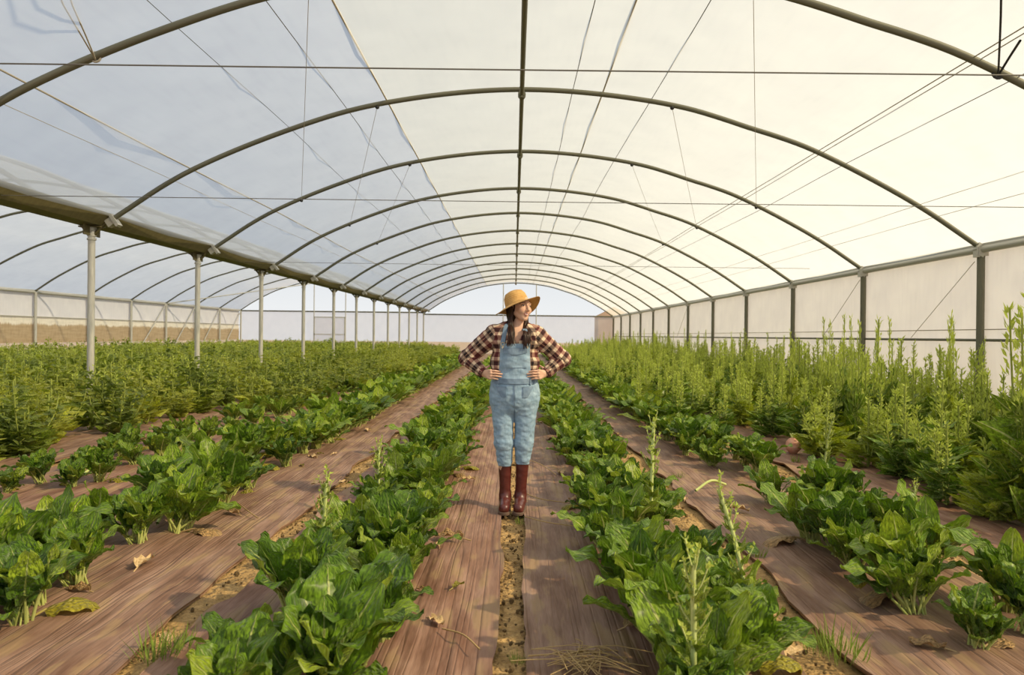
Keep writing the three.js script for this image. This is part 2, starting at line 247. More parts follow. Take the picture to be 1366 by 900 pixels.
const sheetTex = (seed, base) => tex(1024, 1024, (u, v) => {        // u across the sheet (1 m), v along it (4 m): streaky plastic cloth, dust, dried mud
  const ridge = (q) => Math.pow(1 - Math.abs(q), 6), s = tileNoise(u, v, 34, 1.8, seed) * 0.35 + tileNoise(u, v, 11, 1.2, seed + 3) * 0.6 - 0.55 * ridge(tileNoise(u, v, 16, 1.1, seed + 6)), f = fbmTile(u, v, 5, seed + 9, 4), weave = Math.sin(u * 1024 * 0.9) * 0.012, mud = smooth(0.05, 0.5, fbmTile(u, v, 7, seed + 20, 5) + f * 0.6), d = tileNoise(u, v, 120, 30, seed + 40) * 0.03;
  const c = base.map((b, i) => b + s * 0.045 * smooth(-0.35, 0.25, tileNoise(u, v, 2.2, 2.2, seed + 60)) + f * 0.14 + weave + d); return [mix(c[0], 0.62, mud * 0.7), mix(c[1], 0.51, mud * 0.7), mix(c[2], 0.37, mud * 0.65)];
});
const sheetBump = tex(512, 512, (u, v) => 0.6 + 0.2 * tileNoise(u, v, 26, 1.4, 4) - 0.35 * Math.pow(1 - Math.abs(tileNoise(u, v, 18, 1.1, 14)), 5) + 0.15 * fbmTile(u, v, 12, 6), false);
const sheetMat = (seed, base) => std({ map: sheetTex(seed, base), bumpMap: sheetBump, bumpScale: 0.010, roughness: 0.62, specularIntensity: 0.6 });
const SHEETS = [sheetMat(3, [0.545, 0.425, 0.355]), sheetMat(57, [0.555, 0.42, 0.35])];
const sheetEdge = (x, z, s) => (Math.abs(x) < 0.2 ? 0.5 : 1) * (0.055 * noise2(z * 0.7, x * 3 + s) + 0.022 * noise2(z * 2.6, x * 5 + s));
function groundSheet(x0, x1, material, label) {
  const w = x1 - x0, nx = Math.round(w / 0.028);
  const g = quadGrid(nx, 260, (u, v) => {
    const z = 2 - 52 * v ** 1.5, e0 = x0 + sheetEdge(x0, z, 1), e1 = x1 + sheetEdge(x1, z, 9), x = mix(e0, e1, u), near = clamp(1.3 - v);
    const pleat = (0.35 + 0.65 * smooth(-0.3, 0.5, noise2(x * 1.1 + x0, z * 0.35))) * (0.009 * noise2(x * 9 + 0.3 * noise2(z * 0.6, x0), z * 0.30 + x0) + 0.004 * noise2(x * 16, z * 0.6 + x0 * 2)), curl = 0.02 * (smooth(0.06, 0, u) + smooth(0.94, 1, u)) * (0.5 + 0.5 * noise2(z * 1.1, x0 + (u > 0.5 ? 5 : 0)));
    const mound = 0.03 * Math.sin(Math.PI * u);
    return [x, 0.012 + mound + (pleat + curl) * near + 0.012 * noise2(x * 3, z * 1.3), z, x, z / 4];
  });
  // folded-under rim gives the sheet a thickness
  const p = g.attributes.position, rim = quadGrid(260, 1, (u, v) => { const j = Math.round(u * 260), i = j * (nx + 1); return [p.getX(i) + v * 0.004, p.getY(i) - v * 0.02, p.getZ(i), v * 0.02, p.getZ(i) / 4]; }), rim2 = quadGrid(260, 1, (u, v) => { const j = Math.round(u * 260), i = j * (nx + 1) + nx; return [p.getX(i) - v * 0.004, p.getY(i) - v * 0.02, p.getZ(i), v * 0.02, p.getZ(i) / 4]; });
  const m = merge([g, rim, rim2]); return single('mulch_sheet', m, material, label, 'mulch sheet', 'brown sheets laid between the rows');
}
groundSheet(0.075, 1.20, SHEETS[0], 'brown pleated mulch sheet under the row at the woman\'s left hand');
groundSheet(-1.46, -0.075, SHEETS[1], 'brown pleated mulch sheet under the row at the woman\'s right hand');
groundSheet(1.45, 2.62, SHEETS[0], 'brown mulch sheet under the second row out from the woman\'s left hand');
groundSheet(2.86, 4.25, SHEETS[1], 'brown mulch sheet along the edge of the tall bolting plants');
groundSheet(-3.02, -1.60, SHEETS[0], 'brown mulch sheet under the second row out from the woman\'s right hand');
groundSheet(-4.62, -3.12, SHEETS[1], 'brown mulch sheet under the sparse row out from the woman\'s right hand');
groundSheet(-6.1, -4.74, SHEETS[0], 'brown mulch sheet along the edge of the dense leafy weeds');
groundSheet(4.38, 5.7, SHEETS[0], 'brown mulch sheet hidden among the tall bolting plants');
// outside, seen through the open gable
{ const h = thing('farm_shed', 'small brown shed beyond the open gable', 'shed', undefined, undefined, [9.2, 0, Z_END - 14]);
  part('wall', box(3.2, 3.2, 3, 0, 1.6, 0), std({ color: lin(0.30, 0.21, 0.14), roughness: 0.9 }), h); part('roof', new THREE.CylinderGeometry(0.05, 2.0, 0.9, 4).rotateY(Math.PI / 4).scale(1.25, 1, 1.15).translate(0, 3.6, 0), std({ color: lin(0.25, 0.16, 0.10), roughness: 0.9 }), h); }
// ---------------------------------------------------------------- leaf materials: pale midrib and side veins, blistered blade
const veinAt = (u, v) => { const x = Math.abs(u - 0.5) * 2, rib = smooth(0.15 * (1.12 - v), 0.06 * (1.12 - v), x), f = (v - x * 0.28) * 9, side = smooth(0.16, 0.02, Math.abs(f - Math.round(f))) * smooth(1, 0.2, x) * 0.45; return [rib, side]; };
const leafTex = (base, rib, seed) => tex(256, 256, (u, v) => {
  const [m, s] = veinAt(u, v), n = fbmTile(u, v, 7, seed, 4), pet = v < 0.1 ? 1 : 0, k = Math.max(m, pet);
  return base.map((b, i) => mix(mix(b * (1 + n * 0.3), rib[i], s * 0.22), rib[i], k));
});
const leafBump = tex(256, 256, (u, v) => { const [m, s] = veinAt(u, v); return clamp(0.55 + 0.8 * fbmTile(u, v, 7, 71, 2) - 0.25 * m - 0.08 * s); }, false);
const leafMat = (base, rib, seed, tr = 0.34) => std({ map: leafTex(base, rib, seed), bumpMap: leafBump, bumpScale: 0.014, roughness: 0.96, transmission: tr, thickness: 0, specularIntensity: 0.3, clearcoat: 0.4, clearcoatRoughness: 0.34, side: THREE.DoubleSide });
const CHARD = [leafMat([0.42, 0.545, 0.10], [0.78, 0.80, 0.46], 1), leafMat([0.50, 0.61, 0.13], [0.80, 0.82, 0.48], 5), leafMat([0.34, 0.47, 0.09], [0.72, 0.76, 0.42], 9), leafMat([0.60, 0.68, 0.17], [0.82, 0.84, 0.52], 14)];
const OLD_LEAF = leafMat([0.66, 0.62, 0.18], [0.80, 0.74, 0.42], 22), DRY_LEAF = leafMat([0.70, 0.56, 0.38], [0.76, 0.64, 0.46], 27, 0.15);
const WEED = [leafMat([0.62, 0.68, 0.14], [0.74, 0.76, 0.30], 33, 0.45), leafMat([0.72, 0.75, 0.20], [0.78, 0.80, 0.36], 36, 0.45), leafMat([0.50, 0.58, 0.13], [0.64, 0.68, 0.28], 39, 0.45)];
const SPIKE = std({ map: tex(64, 64, (u, v) => { const n = fbmTile(u, v, 8, 90); return [0.74 + n * 0.2, 0.79 + n * 0.2, 0.32 + n * 0.15]; }), roughness: 0.97, transmission: 0.35, thickness: 0, side: THREE.DoubleSide });
const STEM = std({ map: tex(64, 64, (u, v) => { const n = tileNoise(u, v, 3, 12, 7); return [0.74 + n * 0.08, 0.78 + n * 0.08, 0.48 + n * 0.08]; }), roughness: 0.7 });
const STEM_BROWN = std({ map: tex(64, 64, (u, v) => { const n = tileNoise(u, v, 3, 12, 7); return [0.56 + n * 0.1, 0.60 + n * 0.1, 0.26 + n * 0.08]; }), roughness: 0.8 });

// one leaf: stalk and blade in one surface; grows along +y and bends over towards +z
function leafGeo(R, { stalk, len, width, lean, bend, ruffle, cup, nt = 9, ns = 6, blunt = 0.98 }) {
  const pts = [], total = stalk + len, N = 24; let y = 0, z = 0;
  for (let i = 0; i <= N; i++) { pts.push([y, z]); const t = i / N, a = lean + bend * t * t; y += Math.cos(a) * total / N; z += Math.sin(a) * total / N; }
  const at = (d) => { const f = clamp(d / total) * N, i = Math.min(N - 1, Math.floor(f)), k = f - i, a = lean + bend * (d / total) ** 2; return [mix(pts[i][0], pts[i + 1][0], k), mix(pts[i][1], pts[i + 1][1], k), a]; };
  const ph = R() * 6.3, ph2 = R() * 6.3, fr = 1.8 + R() * 1.6, twist = (R() - 0.5) * 0.5;
  const blade = quadGrid(ns, nt, (u, v) => {
    const s = u * 2 - 1, [yy, zz, a] = at(stalk + v * len), w = width / 2 * Math.pow(Math.sin(Math.PI * clamp(0.03 + 0.96 * Math.pow(v, blunt))), 0.6);
    const wave = ruffle * Math.abs(s) ** 1.6 * Math.sin(v * fr * 6.3 + (s > 0 ? ph : ph2)) * width, lift = cup * s * s * width * (1 - 0.3 * v) + wave + width * 0.03 * noise2(s * 2.5 + ph * 9, v * 5);
    const tw = twist * v, x = s * w * Math.cos(tw), nrm = lift + s * w * Math.sin(tw);
    return [x, yy - Math.sin(a) * -nrm * 1, zz - Math.cos(a) * nrm, u, 0.1 + 0.9 * v];
  });
  const sp = []; for (let k = 0; k <= 3; k++) { const [yy, zz] = at(stalk * k / 3 * 1.12); sp.push(V(0, yy, zz - 0.002)); }
  const st = new THREE.TubeGeometry(new THREE.CatmullRomCurve3(sp), nt > 6 ? 3 : 2, Math.max(0.0035, width * 0.045), nt > 6 ? 5 : 3);
  const uv = st.attributes.uv; for (let i = 0; i < uv.count; i++) uv.setXY(i, 0.5, 0.04);
  return merge([blade, st]);
}
// leaf kinds shared by every near plant: small upright inner leaves, broad outer ones
const leafKinds = (seed, nt, ns) => { const R = rng(seed), out = []; for (let i = 0; i < 14; i++) { const o = i / 13; out.push(leafGeo(R, { stalk: mix(0.06, 0.16, o) * (0.8 + R() * 0.5), len: mix(0.17, 0.29, o) * (0.85 + R() * 0.35), width: mix(0.085, 0.165, o) * (0.85 + R() * 0.35), lean: 0.05 + R() * 0.15, bend: mix(0.3, 1.05, o) * (0.5 + R() * 0.9), ruffle: 0.06 + R() * 0.09, cup: -0.10 + R() * 0.3, nt, ns })); } return out; };
const LEAVES = leafKinds(5, 12, 6), LEAVES_FAR = leafKinds(5, 5, 2);
const oldLeaf = leafGeo(rng(8), { stalk: 0.1, len: 0.26, width: 0.13, lean: 0.4, bend: 1.7, ruffle: 0.09, cup: -0.2 });
// flowering stalk of a bolting plant: ribbed stem, small leaves and clustered buds
function leaflet(R, p, dir, len, w) {                                 // folded diamond, 4 triangles
  const d = dir.clone().normalize(), side = V(R() - 0.5, R() - 0.5, R() - 0.5).cross(d).normalize(), n = side.clone().cross(d).normalize(), tip = p.clone().addScaledVector(d, len).addScaledVector(n, -len * 0.15), m = p.clone().addScaledVector(d, len * 0.45).addScaledVector(n, -w * 0.18), a = p.clone().addScaledVector(d, len * 0.42).addScaledVector(side, w / 2), b = p.clone().addScaledVector(d, len * 0.42).addScaledVector(side, -w / 2);
  return [p, a, m, a, tip, m, m, tip, b, p, m, b];
}
const LEAF_UV = [[0.5, 0.1], [0.95, 0.5], [0.55, 0.5], [0.95, 0.5], [0.5, 1], [0.55, 0.5], [0.55, 0.5], [0.5, 1], [0.05, 0.5], [0.5, 0.1], [0.55, 0.5], [0.05, 0.5]];
function leafletMesh(list) {
  const p = new Float32Array(list.length * 36), uv = new Float32Array(list.length * 24); let i = 0, j = 0;
  for (const l of list) for (let k = 0; k < 12; k++) { p[i++] = l[k].x; p[i++] = l[k].y; p[i++] = l[k].z; uv[j++] = LEAF_UV[k][0]; uv[j++] = LEAF_UV[k][1]; }
  const g = new THREE.BufferGeometry(); g.setAttribute('position', new THREE.BufferAttribute(p, 3)); g.setAttribute('uv', new THREE.BufferAttribute(uv, 2)); g.computeVertexNormals(); return g;
}
function stalkShapes(R, h, leafy = 1, bx = (R() - 0.5) * 0.3, bz = (R() - 0.5) * 0.2) {
  const path = new THREE.CatmullRomCurve3([V(0, 0, 0), V(bx * 0.15, h * 0.35, bz * 0.1), V(bx * 0.5, h * 0.7, bz * 0.5), V(bx, h, bz)]), leaves = [], buds = [], stems = [new THREE.TubeGeometry(path, 8, 0.011, 6)];
  for (let k = 0; k < 46 * leafy; k++) { const t = 0.2 + 0.8 * R(), a = R() * 6.3, p = path.getPoint(t), s = mix(0.14, 0.035, t); leaves.push(leaflet(R, p, V(Math.cos(a), 0.6 + R() * 0.5, Math.sin(a)), s * (0.7 + R() * 0.6), s * 0.42)); }
  for (let k = 0; k < 12; k++) {
    const t = 0.45 + 0.55 * k / 12, a = k * 2.4, p = path.getPoint(t), q = p.clone().add(V(Math.cos(a) * 0.09 * (1.25 - t), 0.10, Math.sin(a) * 0.09 * (1.25 - t)));
    stems.push(new THREE.TubeGeometry(new THREE.CatmullRomCurve3([p, p.clone().lerp(q, 0.5).add(V(0, -0.01, 0)), q]), 2, 0.003, 3));
    for (let m = 0; m < 9; m++) { const b = p.clone().lerp(q, 0.25 + 0.85 * R()); buds.push(leaflet(R, b, V(R() - 0.5, R() * 0.9, R() - 0.5), 0.026, 0.014)); }
  }
  return [merge(stems), leafletMesh(leaves), leafletMesh(buds)];
}
const STALKS = [0.62, 0.72, 0.55, 0.80].map((h, i) => stalkShapes(rng(40 + i), h));
function addStalk(root, i, s = 1, turn = 0) { const g = new THREE.Group(); g.name = 'flower_stalk'; g.scale.setScalar(s); g.rotation.y = turn; root.add(g); g.userData = { label: 'pale flowering stalk' }; const [a, b, c] = STALKS[i % STALKS.length]; part('stem', a, STEM, g); part('foliage', b, CHARD[3], g); part('flower_buds', c, SPIKE, g).userData.kind = 'stuff'; g.children[1].userData.kind = 'stuff'; return g; }

// near chard: each leaf its own mesh
const NEAR = [];
for (let v = 0; v < 10; v++) {
  const R = rng(200 + v * 7), root = new THREE.Group(), n = 23 + Math.floor(R() * 8), tone = v % 3; root.name = 'chard_plant';
  for (let i = 0; i < n; i++) {
    const o = i / (n - 1), kind = Math.min(13, Math.floor(o * 13 + R() * 2)), m = R() < 0.5 ? CHARD[tone] : CHARD[R() < 0.35 ? 3 : Math.floor(R() * 3)], l = part('leaf', LEAVES[kind], m, root);
    l.rotation.order = 'YXZ'; l.rotation.set(mix(0.0, 0.5, o * o) + (R() - 0.5) * 0.3, i * 2.399 + (R() - 0.5) * 0.5, (R() - 0.5) * 0.35); l.position.set((R() - 0.5) * 0.09, 0, (R() - 0.5) * 0.09); l.scale.setScalar(0.68 + R() * 0.42);
  }
  if (v % 2) { const l = part('withered_leaf', oldLeaf, v % 4 === 1 ? OLD_LEAF : DRY_LEAF, root); l.rotation.order = 'YXZ'; l.rotation.set(0.75, R() * 6.3, 0); l.userData.label = 'yellowed drooping leaf'; }
  NEAR.push(root);
}
// farther chard: the same plant with its foliage joined
const FAR = [];
for (let v = 0; v < 8; v++) {
  const R = rng(900 + v * 13), groups = [[], [], []], d = new THREE.Object3D(), n = 22 + Math.floor(R() * 8);
  for (let i = 0; i < n; i++) {
    const o = i / (n - 1); d.rotation.order = 'YXZ'; d.rotation.set(mix(0.02, 0.52, o) + (R() - 0.5) * 0.3, i * 2.399 + (R() - 0.5) * 0.5, (R() - 0.5) * 0.35); d.position.set((R() - 0.5) * 0.1, 0, (R() - 0.5) * 0.1); d.scale.setScalar(0.75 + R() * 0.4); d.updateMatrix();
    groups[R() < 0.5 ? 0 : R() < 0.6 ? 1 : 2].push(LEAVES_FAR[Math.min(13, Math.floor(o * 13 + R() * 2))].clone().applyMatrix4(d.matrix));
  }
  FAR.push(groups.map((g) => g.length ? merge(g) : null));
}
// ---------------------------------------------------------------- chard rows
const ROWS = [
  { x: -0.80, w: 0.22, from: 2.35, fill: 0.93, near: 'row at the woman\'s right hand', id: 'L1' }, { x: 0.79, w: 0.19, from: 2.6, fill: 0.93, near: 'row at the woman\'s left hand', id: 'R1' },
  { x: -2.48, w: 0.26, from: 3.0, fill: 0.98, near: 'second row out from the woman\'s right hand', id: 'L2' }, { x: 2.22, w: 0.26, from: 2.7, fill: 0.9, near: 'second row out from the woman\'s left hand', id: 'R2' },
  { x: -3.95, w: 0.30, from: 4.5, fill: 0.5, near: 'sparse third row out from the woman\'s right hand', id: 'L3' },
];
const SPOTS = [];
for (const [ri, row] of ROWS.entries()) {
  const R = rng(70 + ri);
  for (let z = row.from; z < 49; z += 0.30 + R() * 0.06) for (const side of [-1, 1]) {
    const jx = (R() - 0.5) * 0.14, jz = (R() - 0.5) * 0.16, keep = R() < row.fill, s = 0.74 + R() * 0.46, v = Math.floor(R() * 10), turn = R() * 6.3, x = row.x + side * row.w * 0.75 + jx, zz = z + jz + (side > 0 ? 0.14 : 0);
    if (!keep) continue;
    if (row.id === 'L1' && zz > 3.35 && zz < 3.75 && side < 0) continue;                                 // bare patches of sheet seen in the photograph
    if (row.id === 'R1' && zz > 3.95 && zz < 4.75 && side > 0) continue;
    if (row.id === 'R1' && zz > 6.2 && zz < 6.7 && side > 0) continue;
    if (row.id === 'L2' && ((zz > 4.1 && zz < 4.4) || (zz > 6.5 && zz < 6.8))) continue;
    if (row.id === 'R2' && ((zz > 5.9 && zz < 6.7) || (zz > 4.9 && zz < 5.15 && side < 0))) continue;
    SPOTS.push({ row, x, z: zz, s: s * (row.id === 'L3' ? 0.78 : row.id === 'R1' || row.id === 'L1' ? 1.06 : row.id === 'L2' ? 1.12 : 1.02) * (zz > 5 && Math.abs(row.x) < 1 ? 0.9 : 1), v, turn, side });
  }
}
SPOTS.sort((a, b) => a.z - b.z);
const groundAt = (x) => 0.03;
let chardCount = 0; const restChard = [];
for (const p of SPOTS) {
  if (chardCount >= 330) { restChard.push(p); continue; }
  chardCount++;
  const label = 'leafy chard, ' + p.row.near + ', ' + bayOf(-p.z), group = 'chard of the ' + p.row.near; let o;
  if (p.z < 9) o = NEAR[p.v].clone(); else { o = new THREE.Group(); FAR[p.v % 8].forEach((g, i) => { if (g) part('foliage', g, CHARD[i === 2 ? 3 : (i + p.v) % 3], o).userData.kind = 'stuff'; }); }
  o.name = numbered('chard_plant'); o.position.set(p.x, groundAt(p.x), -p.z); o.rotation.set(Math.sin(p.turn * 7) * 0.16, p.turn, Math.cos(p.turn * 5) * 0.16); o.scale.setScalar(p.s); scene.add(o); tag(o, label, 'plant', group);
}
// bolting chard among the rows, each where the photograph shows one: pixel of the base, stalk kind, size
const ray = (px, py) => { const d = V((px - 683) / FOCAL, (450 - py) / FOCAL, -1).applyEuler(camera.rotation), t = -EYE / d.y; return [d.x * t, d.z * t]; };
const BOLT = [[428, 800, 0, 0.95, 'beside the crinkled broad-leaved plants at the woman\'s right hand'], [868, 720, 1, 1.05, 'halfway along the row at the woman\'s left hand'], [1000, 880, 3, 0.86, 'beside glossy leaves near the bare soil strip'], [925, 985, 2, 1.05, 'with its buds low above broad leaves'], [1098, 655, 1, 0.85, 'beside a pinkish root'], [1218, 720, 2, 0.62, 'standing on the bare sheet before the tall weeds'], [505, 690, 2, 0.9, 'standing behind the broad-leaved plants at the woman\'s right hand']];
BOLT.forEach(([px, py, k, s, where], i) => {
  const [x, z] = ray(px, py), o = NEAR[(i * 3) % 10].clone(); o.name = numbered('bolting_chard'); o.position.set(x, 0.03, z); o.rotation.y = i * 1.3; o.scale.setScalar(i === 5 ? 0.5 : 0.8); addStalk(o, k, s * (i === 5 ? 2 : 1.25), 0); scene.add(o); tag(o, 'chard with a pale flowering stalk ' + where, 'plant');
});
// ---------------------------------------------------------------- tall weeds: bolting ones by the near film wall, leafy ones round the gutter posts
function tallWeed(seed, h, { branches, leafN, spikeN, big, spread, low, baseN }) {
  const R = rng(seed), stems = [], leaves = [], buds = [], base = [];
  for (let b = 0; b < branches; b++) {
    const a = R() * 6.3, out = b ? spread * (0.5 + R()) : spread * 0.3, hh = h * (b ? 0.62 + R() * 0.36 : 1), top = V(Math.cos(a) * out, hh, Math.sin(a) * out), path = new THREE.CatmullRomCurve3([V(0, 0, 0), V(top.x * 0.45, hh * 0.3, top.z * 0.45), V(top.x * 0.85, hh * 0.65, top.z * 0.85), top]);
    stems.push(new THREE.TubeGeometry(path, 6, b ? 0.006 : 0.009, 4));
    for (let k = 0; k < leafN; k++) { const t = 0.10 + (low - 0.10) * R(), c = R() * 6.3, p = path.getPoint(t), s = big * mix(1.25, 0.7, t) * (0.6 + R() * 0.7); leaves.push(leaflet(R, p.add(V(Math.cos(c) * 0.02, 0, Math.sin(c) * 0.02)), V(Math.cos(c), -0.1 + R() * 0.8, Math.sin(c)), s, s * 0.56)); }
    for (let k = 0; k < spikeN; k++) { const t = 0.48 + 0.52 * Math.pow(R(), 0.7), c = R() * 6.3, p = path.getPoint(t), r = 0.036 * (1.25 - t) * 2; p.add(V(Math.cos(c) * r * R(), (R() - 0.3) * 0.03, Math.sin(c) * r * R())); buds.push(leaflet(R, p, V(Math.cos(c) * 0.7, 0.5 + R(), Math.sin(c) * 0.7), 0.035 + R() * 0.025, 0.018)); }
  }
  for (let k = 0; k < baseN; k++) { const c = R() * 6.3, s = big * (1.3 + R() * 0.9); base.push(leaflet(R, V(Math.cos(c) * 0.06, 0.04 + R() * 0.34, Math.sin(c) * 0.06), V(Math.cos(c), 0.3 + R() * 0.5, Math.sin(c)), s, s * 0.5)); }
  return [merge(stems), leafletMesh(leaves.concat(base)), buds.length ? leafletMesh(buds) : null];
}
const BOLTERS = [], LEAFERS = [];
for (let i = 0; i < 8; i++) BOLTERS.push(tallWeed(1300 + i * 17, 1, { branches: 3 + (i % 3), leafN: 24, spikeN: 62, big: 0.125, spread: 0.13, low: 0.62, baseN: 34 }));
for (let i = 0; i < 8; i++) LEAFERS.push(tallWeed(1700 + i * 19, 1, { branches: 6 + (i % 3), leafN: 34, spikeN: i % 3 === 0 ? 24 : 5, big: 0.135, spread: 0.27, low: 0.95, baseN: 22 }));
const BOLTER_LEAF = [CHARD[0], CHARD[1], WEED[0]];
function weedAt(shapes, tone, name, x, z, h, wide, turn, label, group) { const o = new THREE.Group(); o.name = numbered(name); o.position.set(x, 0, z); o.rotation.y = turn; o.scale.set(wide, h, wide); part('stem', shapes[0], STEM_BROWN, o); part('foliage', shapes[1], name === 'bolting_weed' ? BOLTER_LEAF[tone] : WEED[tone], o); if (shapes[2]) part('seed_spike', shapes[2], SPIKE, o); for (const c of o.children) if (c.name !== 'stem') c.userData.kind = 'stuff'; scene.add(o); return tag(o, label, 'weed', group); }
function stand(seed, spots, shapes, name, label, group, most, restName, restLabel) {
  const R = rng(seed), nearPost = (p) => [GUTTER_X, RIGHT_X].some((x) => { for (let k = 0; k <= LAST; k++) if (Math.hypot(p.x - x, -p.z - archZ(k)) < 0.24) return true; return false; }), inView = (p) => Math.abs(p.x) / p.z < 0.76; spots = spots.filter((p) => !nearPost(p)).sort((a, b) => inView(b) - inView(a) || a.z - b.z);
  const rest = [];
  spots.forEach((p, i) => { const v = Math.floor(R() * shapes.length), tone = Math.floor(R() * 3), turn = R() * 6.3, wide = (p.w ?? 0.85) + R() * (p.w ? 0.1 : 0.4); if (i < most && inView(p)) weedAt(shapes[v], tone, name, p.x, -p.z, p.h, wide, turn, label + ', ' + bayOf(-p.z), group); else rest.push([p, v, tone, turn, wide]); });
  const g = thing(restName, restLabel, 'weeds', undefined, 'stuff'), d = new THREE.Object3D();
  for (let v = 0; v < shapes.length; v++) { const mine = rest.filter((r) => r[1] === v); if (!mine.length) continue;
    [[0, STEM_BROWN, 'stem'], [1, restName === 'far_bolting_weeds' ? BOLTER_LEAF[v % 3] : WEED[v % 3], 'foliage'], [2, SPIKE, 'seed_spike']].forEach(([k, m, n]) => { if (!shapes[v][k]) return; const im = new THREE.InstancedMesh(shapes[v][k], m, mine.length); im.name = n; lit(im); mine.forEach(([p, , , turn, wide], i) => { d.position.set(p.x, 0, -p.z); d.rotation.set(0, turn, 0); d.scale.set(wide, p.h, wide); d.updateMatrix(); im.setMatrixAt(i, d.matrix); }); g.add(im); }); }
}
{ const R = rng(501), right = [], left = [];
  for (const [x, h0, from] of [[3.62, 1.0, 4.6], [4.15, 1.18, 4.8], [4.9, 1.3, 5.4], [5.5, 1.35, 6.2], [6.2, 1.35, 7.2], [6.8, 1.3, 8]]) for (let z = from; z < 49; z += 0.46 + R() * 0.14) right.push({ x: x + (R() - 0.5) * 0.4, z: z + (R() - 0.5) * 0.2, h: h0 * (0.62 + R() * 0.40) });
  for (let i = 0; i < 90; i++) { const z = 5.6 + 34 * R() ** 1.6; right.push({ x: mix(3.9, 6.9, R()), z, h: 1.25 + R() * 0.38, w: 0.42 + R() * 0.2 }); }   // narrow spikes above the rest
  for (let z = 10; z < 49; z += 0.75) for (const x of [2.2, 2.9]) if (R() < 0.75) right.push({ x: x + (R() - 0.5) * 0.5, z: z + (R() - 0.5) * 0.3, h: 0.62 + R() * 0.35 });
  stand(502, right, BOLTERS, 'bolting_weed', 'tall bolting weed with pale spikes along the film wall', 'tall bolting weeds along the film wall', 300, 'far_bolting_weeds', 'distant bolting weeds filling the stand towards the end wall');
  for (let x = -5.35; x > -19.4; x -= 0.62) for (let z = Math.max(4.5, -x * 0.75); z < 50; z += 0.62 + z * 0.004) left.push({ x: x + (R() - 0.5) * 0.4, z: z + (R() - 0.5) * 0.4, h: ((x > -5.8 ? 0.50 : 0.66) + R() * 0.34) * (R() < 0.08 ? 1.2 : 1) });
  for (let z = 12; z < 49; z += 0.6) for (const x of [-4.0, -4.7]) if (R() < 0.8) left.push({ x: x + (R() - 0.5) * 0.5, z: z + (R() - 0.5) * 0.3, h: 0.45 + R() * 0.3 });
  stand(503, left, LEAFERS, 'leafy_weed', 'leafy green weed in the stand around gutter posts', 'dense leafy weeds around the gutter posts', 300, 'far_leafy_weeds', 'distant leafy weeds filling the neighbouring span to its side wall');
  // single plants that stand out
  weedAt(BOLTERS[2], 1, 'bolting_weed', 3.72, -5.05, 1.72, 1.3, 0.4, 'tallest bolting weed, with narrow leaves, reaching above the wall rail', undefined);
  weedAt(BOLTERS[5], 0, 'bolting_weed', 4.55, -8.9, 1.62, 1.1, 1.4, 'broad pale-tipped bolting weed rising before the wall posts', undefined);
  weedAt(LEAFERS[3], 2, 'leafy_weed', -6.9, -11.6, 1.42, 0.8, 2.0, 'dark pointed weed rising beside a gutter post above the others', undefined);
}
// chard beyond the counted plants: the far ends of the rows
{ const g = thing('far_chard', 'distant chard filling the far ends of the rows', 'plants', undefined, 'stuff'), d = new THREE.Object3D();
  for (let v = 0; v < 8; v++) { const mine = restChard.filter((p) => p.v % 8 === v); if (!mine.length) continue; FAR[v].forEach((geo, k) => { if (!geo) return; const im = new THREE.InstancedMesh(geo, CHARD[k === 2 ? 3 : (k + v) % 3], mine.length); im.name = 'foliage'; lit(im); mine.forEach((p, i) => { d.position.set(p.x, 0.02, -p.z); d.rotation.set(0, p.turn, 0); d.scale.setScalar(p.s); d.updateMatrix(); im.setMatrixAt(i, d.matrix); }); g.add(im); }); } }
